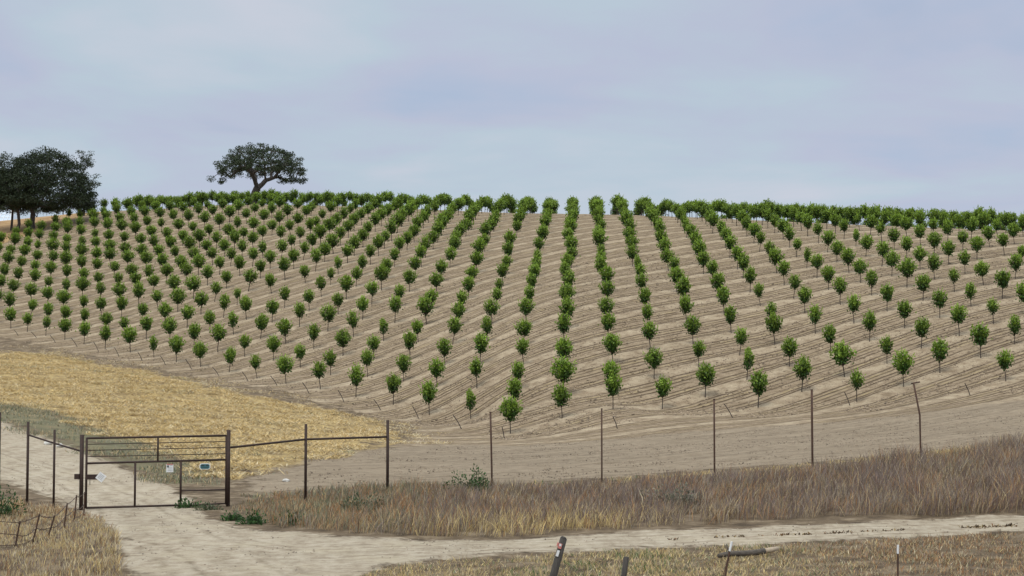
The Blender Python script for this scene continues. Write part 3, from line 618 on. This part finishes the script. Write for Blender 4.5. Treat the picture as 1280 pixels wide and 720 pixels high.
# signs hanging on the gate
def sign(loc, rotz, label, name='gate_sign'): r = empty(name, loc, rotz); tag(r, label, 'sign'); return r
def on_gate(t, h, off=-.05): return Vector((GL.x + math.cos(gang) * t * gl + math.sin(gang) * -off * -1 * -1, GL.y + math.sin(gang) * t * gl + math.cos(gang) * off, GL.z + h + slope * t))
s = sign(on_gate(.592, 1.33), gang, 'small white notice with a black symbol hanging under the gate middle rail')
b = MB(); b.box((0, 0, 0), (.23, .012, .27)); b.build('panel', M_WHITE, s)
b = MB(); b.box((0, -.008, .125), (.21, .004, .022)); b.build('print', M_RED, s)
b = MB(); b.box((-.06, -.008, .06), (.06, .004, .07)); b.box((.045, -.008, .08), (.09, .004, .012)); b.build('print', M_INK, s)
b = MB()
for h in (.02, -.02, -.06, -.09): b.box((0.01, -.008, h), (.16, .004, .010))
b.build('print', M_GREYINK, s)
b = MB()
for xx in (-.09, .09): b.path([(xx, 0, .12), (xx, .03, .26)], .005, 4)
b.build('hanger_wire', M_WIRE, s)
s = sign(on_gate(.845, 1.36), gang, 'small teal plate with white rim hanging under the gate middle rail')
def rplate(w, d, h, y, cut=.05):
    b = MB(); pts = [(-w/2+cut, -h/2), (w/2-cut, -h/2), (w/2, -h/2+cut), (w/2, h/2-cut), (w/2-cut, h/2), (-w/2+cut, h/2), (-w/2, h/2-cut), (-w/2, -h/2+cut)]
    b.add([(p[0], y - d/2, p[1]) for p in pts] + [(p[0], y + d/2, p[1]) for p in pts], [tuple(range(8)), tuple(range(15, 7, -1))] + [(i, i + 8, (i+1) % 8 + 8, (i+1) % 8) for i in range(8)]); return b
rplate(.36, .012, .20, 0).build('panel', M_WHITE, s); rplate(.31, .005, .16, -.0095, .04).build('print', M_TEAL, s)
b = MB(); b.box((-.07, -.014, .03), (.10, .004, .04)); b.box((.08, -.014, .03), (.09, .004, .04)); b.box((0, -.014, -.03), (.2, .004, .012)); b.build('print', M_INK, s)
b = MB()
for xx in (-.12, .12): b.path([(xx, 0, .08), (xx, .03, .23)], .005, 4)
b.build('hanger_wire', M_WIRE, s)
s = sign(on_gate(.103, 1.09, -.09), gang, 'white diamond-hung paper tied beside the gate latch plate')
b = MB(); b.box((0, 0, 0), (.26, .01, .26), Matrix.Rotation(R(38), 3, 'Y')); b.build('panel', M_WHITE, s)
b = MB()
for k in range(4): b.box(Matrix.Rotation(R(38), 3, 'Y') @ Vector((0, -.007, .07 - .045 * k)), (.17, .003, .012), Matrix.Rotation(R(38), 3, 'Y'))
b.build('print', M_GREYINK, s)

# pipe brace fence beyond the hinge post
fr = empty('pipe_fence', (-9.6, 57.6, 0)); tag(fr, 'dark two-post pipe fence brace running from the hinge post toward the orchard', 'fence')
def wpt(x, y, h, o): return Vector((x, y, h1(x, y) + h)) - Vector(o)
o_ = (-9.6, 57.6, 0)
bar('post', [wpt(-7.27, 60, -.3, o_), wpt(-7.27, 60, 2.68, o_)], .05, fr); bar('post', [wpt(-4.53, 62, -.3, o_), wpt(-4.53, 62, 2.73, o_)], .055, fr)
bar('rail', [wpt(-9.55, 57.7, 1.98, o_), wpt(-7.27, 60, 2.14, o_)], .038, fr); bar('rail', [wpt(-7.27, 60, 2.14, o_), wpt(-4.53, 62, 2.12, o_)], .038, fr)
fl = empty('pipe_fence', (-14.3, 56.5, 0)); tag(fl, 'dark pipe fence wing of three posts beside the road behind the grassy bank', 'fence')
o_ = (-14.3, 56.5, 0)
for x, y, h, r in ((-15.46, 57.5, 2.63, .042), (-16.64, 58.5, 2.86, .048), (-18.06, 60, 3.13, .036)): bar('post', [wpt(x, y, -.3, o_), wpt(x, y, h, o_)], r, fl)
bar('rail', [wpt(-14.28, 56.5, 1.95, o_), wpt(-15.46, 57.5, 2.17, o_)], .032, fl); bar('rail', [wpt(-15.46, 57.5, 2.17, o_), wpt(-16.64, 58.5, 2.41, o_)], .032, fl)
# tall single wire-fence posts
for i, (x, y, h, lab) in enumerate(((-.74, 63, 2.94, 'tall thin rusty fence post standing in front of the lowest orchard tree'), (3.35, 63.5, 2.95, 'tall thin rusty fence post alone where purple grass meets the track'),
        (7.61, 64, 3.12, 'tall rusty fence post in front of a pale track bend, third of five'), (11.38, 64.5, 3.25, 'thickest straight rusty fence post in the dry grass, fourth of five'),
        (15.64, 65, 3.19, 'crooked rusty fence post with a bent T top, last of five'))):
    b = MB(); z = h1(x, y); r = (.035, .03, .034, .042, .034)[i]
    mid = (-.05, 0, h * .62) if i == 4 else (rng.normal(0, .008), 0, h * .5)
    topx = -.27 if i == 4 else (-.06 if i == 0 else 0)
    g = empty('fence_post', (x, y, z)); tag(g, lab, 'fence post', 'tall posts of the wire fence')
    b.path([(0, 0, -.3), (topx * .15, 0, h * .3), mid if i == 4 else (topx * .5, 0, h * .6), (topx, 0, h)], r, 8); b.build('shaft', M_POSTRUST, g, True)
    b = MB(); b.path([(topx - .10, 0, h - .01), (topx + .24, 0, h + .05)] if i == 4 else [(topx, 0, h - .012), (topx, 0, h + .012)], r * (0.8 if i == 4 else 1.25), 8); b.build('cap', M_POSTRUST, g)
# old barbed wire fence on the bank
of = empty('wire_fence', (-12.5, 45, 0)); tag(of, 'old sagging barbed wire fence with six leaning rusty posts on the grassy bank', 'fence')
o_ = (-12.5, 45, 0); tops = []
for (px0, py0, px1, py1, d) in ((21, 697, 28.5, 650, 45), (42, 695, 53, 641, 46.2), (60, 694, 71.5, 643, 47.4), (82, 668, 87, 628, 50.5), (95, 660, 98.5, 618, 52.6), (107.5, 650, 108.5, 614, 54.6)):
    x = (px0 - 640) / F_PX * d; z = h1(x, d); sc = d / F_PX
    h = ZC - (py1 - 470) * sc - z; dx = (px1 - px0) * sc
    p0 = Vector((x, d, z - .25)) - Vector(o_); p1 = Vector((x + dx, d, z + h)) - Vector(o_); tops.append((p0, p1, h))
    b = MB(); b.path([p0, p1], .024, 6); b.build('post', M_POSTRUST, of)
for fr_, sag in ((.96, .03), (.62, .07), (.34, .08)):
    b = MB(); pts = []
    first = tops[0][0].lerp(tops[0][1], fr_) + Vector((-1.6, -.6, .28)); seq = [first] + [a.lerp(c, fr_) for a, c, _ in tops]
    for i in range(len(seq) - 1):
        for t in np.linspace(0, 1, 7)[: (7 if i == len(seq) - 2 else 6)]:
            pts.append(seq[i].lerp(seq[i+1], t) - Vector((0, .03, 4 * sag * t * (1 - t) + (0.10 * math.sin(3 * i + 7 * fr_)) * 4 * t * (1 - t) * .4)))
    b.path(pts, .011, 5)
    for p in pts[::2]: b.path([p + Vector((-.03, 0, -.03)), p + Vector((.03, 0, .03))], .007, 4)
    b.build('barbed_wire', M_WIRE, of)
# near posts and the log by the lower edge
x, y = .62, 33.0; z = h1(x, y)
g = empty('wooden_post', (x, y, z)); tag(g, 'leaning dark wooden post with faded red and white tape at its top', 'post')
b = MB(); b.path([(0, 0, -.3), (.12, 0, .4), (.38, 0, 1.33)], [.08, .076, .07], 9); b.path([(.376, 0, 1.325), (.39, 0, 1.36)], [.066, .045], 9); b.build('shaft', M_WOODPOST, g, True)
b = MB(); b.box((.305, -.078, 1.19), (.07, .010, .10), Matrix.Rotation(R(16), 3, 'Y')); b.box((.26, -.02, 1.22), (.02, .08, .07), Matrix.Rotation(R(16), 3, 'Y')); b.build('tape', M_PINK, g)
b = MB(); b.box((.262, -.08, 1.05), (.05, .010, .12), Matrix.Rotation(R(18), 3, 'Y')); b.box((.312, -.088, 1.21), (.04, .006, .045)); b.build('tape', M_WHITE, g)
x, y = 2.13, 33.0; z = h1(x, y)
g = empty('wooden_post', (x, y, z)); tag(g, 'short upright dark wooden post without tape beside the taped leaning post', 'post')
b = MB(); b.path([(0, 0, -.3), (.02, 0, .5), (.08, 0, .97)], [.06, .058, .055], 9); b.build('shaft', M_WOODPOST, g, True)
for x, y, h, dx, lab in ((4.38, 36, 1.0, .26, 'thin leaning steel stake with a white tip in front of the fallen log'), (8.12, 36, .92, .02, 'thin upright steel stake with a white tip in the short brown grass')):
    z = h1(x, y); g = empty('steel_stake', (x, y, z)); tag(g, lab, 'stake', 'steel stakes with white tips')
    b = MB(); b.path([(0, 0, -.3), (dx * .8, 0, h * .8)], .02, 6); b.box((dx * .4, .02, h * .4), (.012, .035, h * .78), Matrix.Rotation(math.atan2(dx, h), 3, 'Y')); b.build('shaft', M_POSTRUST, g)
    b = MB(); b.path([(dx * .8, 0, h * .8), (dx, 0, h)], .024, 6); b.build('tip', M_WHITE, g)
p0 = Vector((5.02, 41.5, 0)); p1 = Vector((6.62, 42.5, 0)); lz = h1(5.7, 42) + .09
lg = empty('log', (p0.x, p0.y, lz), math.atan2(p1.y - p0.y, p1.x - p0.x)); LL = (p1 - p0).length; tag(lg, 'fallen grey log with a pale broken end lying in the short grass', 'log')
b = MB(); b.path([(LL * t, .03 * math.sin(5 * t), .015 * math.sin(9 * t) + .04 * t) for t in np.linspace(0, .76, 9)], [.05, .06, .066, .072, .07, .074, .076, .074, .074], 10); b.path([(LL * .18, 0, .05), (LL * .15, .05, .26)], [.03, .012], 6); b.build('bark', M_LOG, lg, True)
b = MB(); b.path([(LL * .74, -.01, .03), (LL * .88, .0, .05), (LL * 1.0, .01, .075)], [.070, .066, .05], 10); b.build('bare_end', M_LOGEND, lg, True)
# pale rocks beside the road
def rock(x, y, s, lab):
    bm = bmesh.new(); bmesh.ops.create_icosphere(bm, subdivisions=2, radius=s)
    for v in bm.verts: v.co *= 0.75 + 0.5 * random.random(); v.co.z *= 0.65
    me = bpy.data.meshes.new('rock'); bm.to_mesh(me); bm.free(); me.materials.append(M_ROCK)
    tag(link('rock', me, None, (x, y, h1(x, y) + s * .3)), lab, 'rock', 'pale rocks beside the road and track')
rock(-22.73, 83.36, .22, 'pale rock by the road behind the pipe fence wing'); rock(-21.9, 82.5, .19, 'smaller pale rock on the gate side of its neighbour by the road')
rock(-9.13, 69.0, .15, 'small white stone on bare soil behind the pipe fence brace')

# ------------------------------------------------------------------ grasses (stuff)
PAL = {k: np.array(v) for k, v in dict(purple=(0.21, 0.155, 0.135), grey=(0.30, 0.255, 0.20), rust=(0.38, 0.205, 0.095), tan=(0.44, 0.335, 0.19), yellow=(0.60, 0.46, 0.21), pale=(0.62, 0.53, 0.35),
       sage=(0.20, 0.21, 0.135), green=(0.08, 0.145, 0.04), brown=(0.15, 0.105, 0.062), straw=(0.64, 0.475, 0.215), strawd=(0.47, 0.345, 0.17)).items()}
def scatter(poly, density, wob=0.0):
    P = np.array(poly); x0, y0 = P.min(0); x1, y1 = P.max(0); n = int((x1 - x0) * (y1 - y0) * density)
    x = rng.uniform(x0, x1, n); y = rng.uniform(y0, y1, n); wb = 3.0 * wob; k = inside(poly, x + wb * (fbm(x * .22, y * .22, 3) - .5), y + 2 * wb * (fbm(x * .22 + 50, y * .22, 3) - .5)); return x[k], y[k]
def grass(name, label, x, y, h, w, col, lean=0.35, mat=None, tufts=None, head=0.6, wind=(0.12, 0)):
    n = len(x); z = height(x, y) - 0.03
    a = rng.uniform(0, 2 * math.pi, n); q = np.abs(rng.normal(0, lean, n)) + (1.2 if lean > 1.2 else 0)
    d = np.stack([np.cos(a) * q + wind[0], np.sin(a) * q + wind[1], np.ones(n)], 1); d /= np.linalg.norm(d, axis=1, keepdims=True)
    f = rng.uniform(0, math.pi, n); s = np.stack([np.cos(f), np.sin(f), np.zeros(n)], 1)
    b = np.stack([x, y, z], 1); h = np.asarray(h)[:, None]; w = (np.asarray(w) * rng.uniform(.7, 1.3, n))[:, None]
    bend = np.stack([np.cos(a), np.sin(a), -0.35 * np.ones(n)], 1) * h * 0.12
    V = np.stack([b - s * w * .25, b + s * w * .25, b + d * h * head + s * w * .5, b + d * h + bend, b + d * h * head - s * w * .5], 1).reshape(-1, 3)
    i = np.arange(n)[:, None] * 5
    Q = np.concatenate([i + np.array([[0, 1, 2, 4]]), i + np.array([[4, 2, 3, 3]])])
    tri = i + np.array([[4, 2, 3]])
    me = bpy.data.meshes.new(name); V = V.astype(np.float32)
    q4 = (i + np.array([[0, 1, 2, 4]])).astype(np.int32); q3 = tri.astype(np.int32)
    me.vertices.add(len(V)); me.vertices.foreach_set('co', V.ravel())
    me.loops.add(7 * n); me.loops.foreach_set('vertex_index', np.r_[q4.ravel(), q3.ravel()])
    me.polygons.add(2 * n); me.polygons.foreach_set('loop_start', np.r_[np.arange(0, 4 * n, 4), 4 * n + np.arange(0, 3 * n, 3)].astype(np.int32))
    t = np.repeat(col, 5, 0); at = me.attributes.new('tint', 'FLOAT_COLOR', 'POINT'); at.data.foreach_set('color', np.c_[t, np.ones(len(t))].astype(np.float32).ravel())
    me.update(calc_edges=True); me.materials.append(mat or M_GRASS)
    tag(link(name, me), label, 'grass', kind='stuff')
def clumped(x, y, keep_lo=0.25, s=1.4):
    k = rng.random(len(x)) < np.clip(keep_lo + 1.4 * (fbm(x * s, y * s, 3) - 0.3), 0, 1); return x[k], y[k]
def pick(n, weights):
    """weights: list of (colour, array of weights) -> per-blade colour"""
    W = np.stack([np.broadcast_to(w, (n,)) for _, w in weights], 1); W = np.clip(W, 0.0001, None) ** 1.6; W /= W.sum(1, keepdims=True)
    c = (rng.random((n, 1)) > np.cumsum(W, 1)).sum(1).clip(0, len(weights) - 1)
    return np.stack([PAL[k] for k, _ in weights])[c] * rng.uniform(0.7, 1.3, (n, 1))
# band between road and fence
BAND = [(-9.3, 56.5), (-8.0, 53.0), (-6.9, 50.6), (-5.6, 49.0), (-3.5, 47.3), (-.9, 46.7), (2.4, 48.0), (5.9, 49.3), (9.5, 50.1), (15.1, 51.0), (20.6, 51.8), (24, 52.2), (26, 75.5), (20, 71.2), (15.6, 68.0), (11.4, 66), (7.6, 65.3), (3.3, 64.8), (-.7, 64.6), (-4.5, 64.4), (-7.3, 62.5), (-9.2, 59.5)]
x, y = clumped(*scatter(BAND, 700, .45), -0.06, 1.5)
n = len(x); g = fbm(x * .55, y * .55, 4); g2 = fbm(x * 1.1 + 40, y * 1.1, 4); g3 = fbm(x * .5 + 80, y * .5 + 9, 4)
lowy = sstep(4.5, 0.5, y - np.interp(x, [-9, -6.9, -3.5, -.9, 2.4, 5.9, 9.5, 15, 24], [55, 50.6, 47.3, 46.7, 48, 49.3, 50.1, 51, 52.2]))   # toward the road
cen = np.exp(-((x - .8) / 3.0) ** 2)
lft = sstep(1.0, -6.5, x)
col = pick(n, [('purple', 3.0 * np.clip(g - .22, 0, 1) * (1 - .6 * lft)), ('grey', 2.6 * np.clip(g3 - .3, 0, 1)), ('rust', 3.2 * np.clip(g2 - .47, 0, 1) + .14 + .3 * lft), ('tan', .42 + .4 * lowy), ('yellow', 1.8 * cen * lowy + .10 + 1.0 * np.clip(y - np.interp(x, [3, 7, 11, 15, 20, 26], [64.0, 64.6, 65.3, 67.2, 70.2, 74]), 0, 1) * (x > 3)),
               ('green', .22 * lft * g), ('sage', .75 * lft + 2.5 * np.clip(.42 - g3, 0, 1)), ('brown', .45), ('pale', .10)])
hh = (0.26 + 0.66 * g) * (0.45 + 1.1 * fbm(x * 1.7, y * 1.7, 2)) * rng.uniform(.5, 1.25, n) * (1 + .35 * sstep(6, 16, x)) * (1 - .5 * sstep(-4.5, -8.5, x)) * (1 - .45 * sstep(62.5, 65, y) * sstep(12, 6, x))
grass('dry_grass', 'tall dry purple-brown and rust grass between the dirt road and the wire fence', x, y, hh * .88, .014, col, .42)
# grassy bank by the old wire fence
BANK = [(-9.8, 41.9), (-8.9, 38.8), (-8.1, 35.0), (-7.2, 31.5), (-26, 31.5), (-26, 66), (-21, 62.0), (-19.0, 60.2), (-17.0, 58.6), (-15.6, 57.3), (-14.5, 56.0), (-13.3, 53.8), (-11.9, 50.2), (-10.6, 45.8)]
x, y = clumped(*scatter(BANK, 500, .3), 0.02, 1.4); n = len(x)
g = fbm(x * .45 + 7, y * .45, 3); g2 = fbm(x * .8 + 20, y * .8, 3)
far_ = sstep(50, 57, y); near_ = sstep(45, 39, y)
col = pick(n, [('yellow', .35 + .5 * g * (1 - far_)), ('tan', .7), ('rust', .25 + 1.2 * far_ * g2 + .4 * np.clip(g2 - .5, 0, 1)), ('purple', .25 + 1.4 * np.clip(g - .5, 0, 1) + .5 * near_ * (x < -11)), ('pale', .5), ('grey', .3), ('sage', .12), ('brown', .2)])
hh = (0.10 + 0.42 * g) * rng.uniform(.5, 1.2, n) * (1 - .55 * np.exp(-((x + 13.2) / 1.3) ** 2) * sstep(41, 45, y))
grass('bank_grass', 'golden, rust and mauve dry grass on the bank by the old barbed wire fence', x, y, hh, .015, col, .38, wind=(.05, 0))
# short matted grass nearest the camera
FORE = [(21, 47.3), (14.1, 46.6), (9.9, 45.4), (6.5, 44.2), (3.3, 43.3), (1.2, 42.6), (-1.5, 41.4), (-2.9, 40.0), (-3.4, 38.0), (-3.2, 31), (22, 31)]
x, y = clumped(*scatter(FORE, 700, .35), 0.10, 1.3); n = len(x)
g = fbm(x * .6 + 3, y * .6 + 70, 3); rgt = sstep(5, 9.5, x)
col = pick(n, [('yellow', .5 * (1 - rgt) + .15), ('tan', .6), ('green', (.45 * g + 1.5 * np.clip(g - .5, 0, 1)) * (1 - rgt)), ('sage', .30), ('rust', .12 + .55 * rgt), ('brown', .15 + .35 * rgt), ('pale', .3), ('purple', .05 + .3 * rgt)])
grass('short_grass', 'short matted yellow-green and brown grass below the dirt road', x, y, rng.uniform(.05, .17, n) * (1 + .6 * g), .014, col, 1.1)
# mown straw lying on the slope
x, y = scatter(STRAW, 300, 1.8); k = rng.random(len(x)) < np.clip(4.5 * (fbm(x * .55 + y * .2, y * .45 - x * .25, 4) - .43), .015, 1); x, y = x[k], y[k]; n = len(x)
g = fbm(x * .25, y * .25, 3); g2 = fbm(x * .12 + y * .16 + 30, y * .5 - x * .4, 4)
col = pick(n, [('straw', .8), ('strawd', .6), ('pale', .5), ('brown', .10 + 1.5 * np.clip(g2 - .5, 0, 1)), ('sage', .08 + 2.5 * np.clip(g - .54, 0, 1)), ('grey', 1.5 * np.clip(g2 - .52, 0, 1))])
grass('mown_straw', 'yellow mown straw lying in rough clumps over the slope behind the gate', x, y, rng.uniform(.15, .5, n) , .034, col, 1.3, M_STRAW)
# thin straw scraps spilling over the bare soil
EDGE = [(-60, 203), (-52, 199), (-43, 186), (-34, 174), (-25, 160), (-16, 152), (-9, 141), (-5, 125), (-4, 110), (-7, 108), (-8, 118), (-11, 137), (-17, 147), (-27, 153), (-33, 165), (-52, 189), (-58, 196)]
x, y = clumped(*scatter(EDGE, 60, 2.5), 0.0, 0.4); n = len(x)
grass('straw_scraps', 'thin pale straw scraps spilling from the mown slope over the bare orchard soil', x, y, rng.uniform(.15, .4, n), .035, pick(n, [('pale', .6), ('straw', .5), ('strawd', .5)]), 1.6, M_STRAW)
# grey-green weeds along the road behind the gate
x, y = clumped(*scatter(WEEDS, 130, 2.0), -0.05, 0.6); n = len(x); g = fbm(x * .3, y * .3, 3)
col = pick(n, [('sage', .9), ('grey', .35), ('green', .18 * g), ('tan', .45 + .5 * (1 - g)), ('brown', .15)])
grass('roadside_weeds', 'low grey-green weeds along the road behind the pipe gate', x, y, rng.uniform(.10, .30, n), .032, col, .9)
# weeds round the hinge post, along the track and on the road crown
STRIP = [(-9.2, 59.6), (-7.2, 62.6), (-4.5, 64.6), (-.7, 64.8), (3.3, 65.2), (7.6, 65.8), (11.4, 66.6), (15.6, 69), (20, 72), (26, 76), (26, 80), (20, 75), (15, 71.3), (10, 69), (3, 67.0), (-2, 66.6), (-6, 66.4), (-9.8, 62)]
x, y = clumped(*scatter(STRIP, 110, .4), -0.1, 0.7); n = len(x); rg = sstep(2, 8, x)
grass('track_edge_weeds', 'low yellow and green weeds edging the bare farm track behind the fence posts', x, y, rng.uniform(.08, .28, n), .04, pick(n, [('sage', .7 - .4 * rg), ('green', .35 - .3 * rg), ('yellow', .2 + .9 * rg), ('tan', .4)]), .8)
t = rng.uniform(0, 1, 900); t = t[fbm(t * 26, t * 0, 2) > .5]; xs = np.interp(t, [0, .5, 1], [4.2, 10.4, 17.0]) ; ys = np.interp(xs, [4.2, 6.4, 10.4, 11.5, 14.5, 17], [45.9, 46.5, 47.5, 47.9, 48.3, 48.8]) + rng.normal(0, .10, len(t)); n = len(xs)
grass('road_crown_tufts', 'dark broken line of dead tufts along the crown of the dirt road', xs, ys, rng.uniform(.05, .13, n), .05, pick(n, [('brown', 1.0), ('rust', .5), ('strawd', .4)]) * .6, 1.1)
# loose clods and stones of the tilled soil, the track and the road verges
def clods(name, label, x, y, s, col):
    n = len(x); z = height(x, y) + s * .25
    base = np.array([[1, 0, 0], [0, 1, 0], [-1, 0, 0], [0, -1, 0], [0, 0, .75], [0, 0, -.6]], float)
    J = base[None] * rng.uniform(.55, 1.3, (n, 6, 1)); a = rng.uniform(0, 6.28, n); c, q = np.cos(a)[:, None], np.sin(a)[:, None]
    V = np.stack([J[..., 0] * c - J[..., 1] * q, J[..., 0] * q + J[..., 1] * c, J[..., 2]], -1) * s[:, None, None] + np.stack([x, y, z], 1)[:, None]
    F = np.array([[0, 1, 4], [1, 2, 4], [2, 3, 4], [3, 0, 4], [1, 0, 5], [2, 1, 5], [3, 2, 5], [0, 3, 5]])
    Q = (np.arange(n)[:, None, None] * 6 + F[None]).reshape(-1, 3)
    tag(link(name, np_mesh(name, V.reshape(-1, 3), Q, M_GRASS, np.repeat(col, 6, 0))), label, 'soil clods', kind='stuff')
n = 70000; yy = 118 + 90 * rng.random(n) ** 1.3; xx = yy * rng.uniform(-.32, .33, n); uu, vv = xy2uv(xx, yy)
k = (vv > front_v(uu) - 7) & ((xx > -8) | orchard_ok(xx, yy)) & (fbm(xx * .5, yy * .5, 3) > .40); xx, yy = xx[k], yy[k]; n = len(xx)
clods('soil_clods', 'loose tan and brown clods on the tilled soil between the young trees', xx, yy, rng.uniform(.03, .11, n) * rng.uniform(.5, 1.2, n), np.array([.33, .255, .18]) * rng.uniform(.5, 1.45, (n, 1)))
xx, yy = scatter(TRACK, 5); k = fbm(xx * .5, yy * .3, 3) > .46; xx, yy = xx[k], yy[k]; n = len(xx)
clods('track_stones', 'small stones and clods scattered over the bare farm track', xx, yy, rng.uniform(.02, .06, n), np.array([.30, .235, .17]) * rng.uniform(.5, 1.4, (n, 1)))
xx, yy = scatter(ROAD, 9); k = fbm(xx * .7, yy * .7, 3) > .47; xx, yy = xx[k], yy[k]; n = len(xx)
clods('road_gravel', 'fine loose gravel and clods on the pale dirt road', xx, yy, rng.uniform(.010, .035, n), np.array([.40, .33, .25]) * rng.uniform(.45, 1.3, (n, 1)))
# green leafy plants
def shrub(loc, r, h, n, cols, label, leaf=.10):
    q = rand_dirs(n) * rng.random((n, 1)) ** .4; q[:, 2] = np.abs(q[:, 2])
    lob = 1 + .35 * np.sin(3 * np.arctan2(q[:, 1], q[:, 0]) + loc[0])[:, None]
    C = q * np.array([r, r, h]) * lob; D = q + rng.normal(0, .5, (n, 3)) + np.array([0, 0, .4]); L = rng.uniform(.6, 1.3, n) * leaf
    V, Q = leaf_quads(C, D, rand_dirs(n) + np.array([0, 0, .6]), L, L * .5)
    c = np.array(cols)[rng.integers(0, len(cols), n)] * rng.uniform(.6, 1.4, (n, 1))
    root = empty('shrub', (loc[0], loc[1], h1(*loc) - .05)); b = MB()
    for k in range(7): a = k * .9; b.path([(0, 0, 0), (math.cos(a) * r * .5, math.sin(a) * r * .5, h * .6)], [.014, .006], 4)
    b.build('stem', M_BARK, root); link('foliage', np_mesh('foliage', V, Q, M_LEAF, np.repeat(c, 4, 0)), root); tag(root, label, 'shrub')
GR = [(0.04, 0.10, 0.025), (0.055, 0.12, 0.03), (0.03, 0.07, 0.02)]; SG = [(0.09, 0.11, 0.06), (0.12, 0.13, 0.075), (0.05, 0.075, 0.03)]
shrub((-16.4, 54.5), .75, .85, 1100, GR, 'dark green leafy shrub in the golden grass of the bank')
shrub((-7.75, 51.2), .42, .38, 420, GR, 'low bright green weed at the road edge below the hinge post')
shrub((-8.6, 52.6), .35, .28, 260, GR, 'small green weed patch at the curve of the road')
shrub((-6.6, 51.0), .5, .34, 380, GR, 'low spreading green weed at the grass foot beside the road')
shrub((-10.9, 57.2), .48, .32, 380, GR, 'green weed growing under the free corner of the pipe gate')
shrub((-10.0, 56.2), .45, .28, 300, SG, 'grey-green weed in front of the hinge gate post')
shrub((-1.45, 62.2), .85, .85, 1300, SG[1:] + GR[:2], 'dark green shrub in the dry grass near the first wire fence post')
shrub((5.2, 54.5), 1.1, .75, 1200, [(0.15, 0.155, 0.11), (0.12, 0.12, 0.085), (0.2, 0.18, 0.13)], 'grey sage shrub sunk in the purple-brown dry grass')
shrub((-4.9, 55.0), .8, .55, 700, SG, 'sage-green shrub in rust grass below the pipe fence brace')

# ------------------------------------------------------------------ sky, sun, camera
SUN_EL, SUN_AZ = R(60), R(208)          # azimuth from +y toward +x: high, behind the camera, veiled by cloud
w = bpy.data.worlds.new('World'); SC.world = w; w.use_nodes = True; nt = w.node_tree; nt.nodes.clear()
out = nt.nodes.new('ShaderNodeOutputWorld'); bg = nt.nodes.new('ShaderNodeBackground'); bg.inputs['Strength'].default_value = 0.1
sky = nt.nodes.new('ShaderNodeTexSky'); sky.sky_type = 'NISHITA'; sky.sun_disc = False; sky.sun_elevation = SUN_EL; sky.sun_rotation = SUN_AZ
tc = nt.nodes.new('ShaderNodeTexCoord'); sx = nt.nodes.new('ShaderNodeSeparateXYZ'); nt.links.new(tc.outputs['Generated'], sx.inputs[0])
# cloud deck: project the direction on a flat layer so clouds flatten towards the horizon
den = math_n(nt, 'ADD', math_n(nt, 'MAXIMUM', sx.outputs[2], 0.0), 0.16)
cvv = nt.nodes.new('ShaderNodeCombineXYZ'); nt.links.new(math_n(nt, 'DIVIDE', sx.outputs[0], den), cvv.inputs[0]); nt.links.new(math_n(nt, 'DIVIDE', sx.outputs[1], den), cvv.inputs[1])
n1 = noise(nt, cvv.outputs[0], 0.75, 5, 0.5, 0.4); n2 = noise(nt, cvv.outputs[0], 1.9, 5, 0.55, 0.3)
cl = ramp(nt, math_n(nt, 'ADD', math_n(nt, 'MULTIPLY', n1, .65), math_n(nt, 'MULTIPLY', n2, .35)), [(0.36, (4.3, 5.2, 6.8)), (0.45, (5.0, 5.4, 6.75)), (0.52, (5.0, 5.95, 6.85)), (0.60, (5.8, 6.2, 7.1)), (0.68, (5.9, 6.75, 7.3))])
gap = ramp(nt, n1, [(0.30, (0.55,)*3), (0.42, (0.9,)*3), (0.55, (0.97,)*3)])
cm = mixc(nt, gap, sky.outputs[0], cl)
# an overcast deck is brighter overhead than at the horizon
ov = math_n(nt, 'MULTIPLY', math_n(nt, 'MULTIPLY', math_n(nt, 'SUBTRACT', sx.outputs[2], 0.22), 1.45, True), 1.9)
cm = mixc(nt, 1.0, cm, ramp(nt, ov, [(0.0, (1, 1, 1)), (1.0, (2.5, 2.4, 2.15))]), 'MULTIPLY')
nt.links.new(cm, bg.inputs['Color']); nt.links.new(bg.outputs[0], out.inputs['Surface'])
sl = bpy.data.lights.new('sun', 'SUN'); sl.energy = 1.5; sl.angle = R(14); sl.color = (1.0, 0.955, 0.88)
so = bpy.data.objects.new('sun', sl); COL.objects.link(so)
sd = Vector((math.sin(SUN_AZ) * math.cos(SUN_EL), math.cos(SUN_AZ) * math.cos(SUN_EL), math.sin(SUN_EL)))
so.rotation_euler = sd.to_track_quat('Z', 'Y').to_euler(); so.location = (0, 0, 80)
cam = bpy.data.cameras.new('camera'); co = bpy.data.objects.new('camera', cam); COL.objects.link(co); SC.camera = co
co.location = (0, 0, ZC); co.rotation_euler = (math.pi / 2 + PITCH, 0, 0)
cam.sensor_width = 36; cam.lens = F_PX / 1280 * 36; cam.clip_start = 0.1; cam.clip_end = 6000
SC.view_settings.view_transform = 'Standard'; SC.view_settings.look = 'None'; SC.view_settings.exposure = 0; SC.view_settings.gamma = 1
SC.view_settings.use_curve_mapping = False
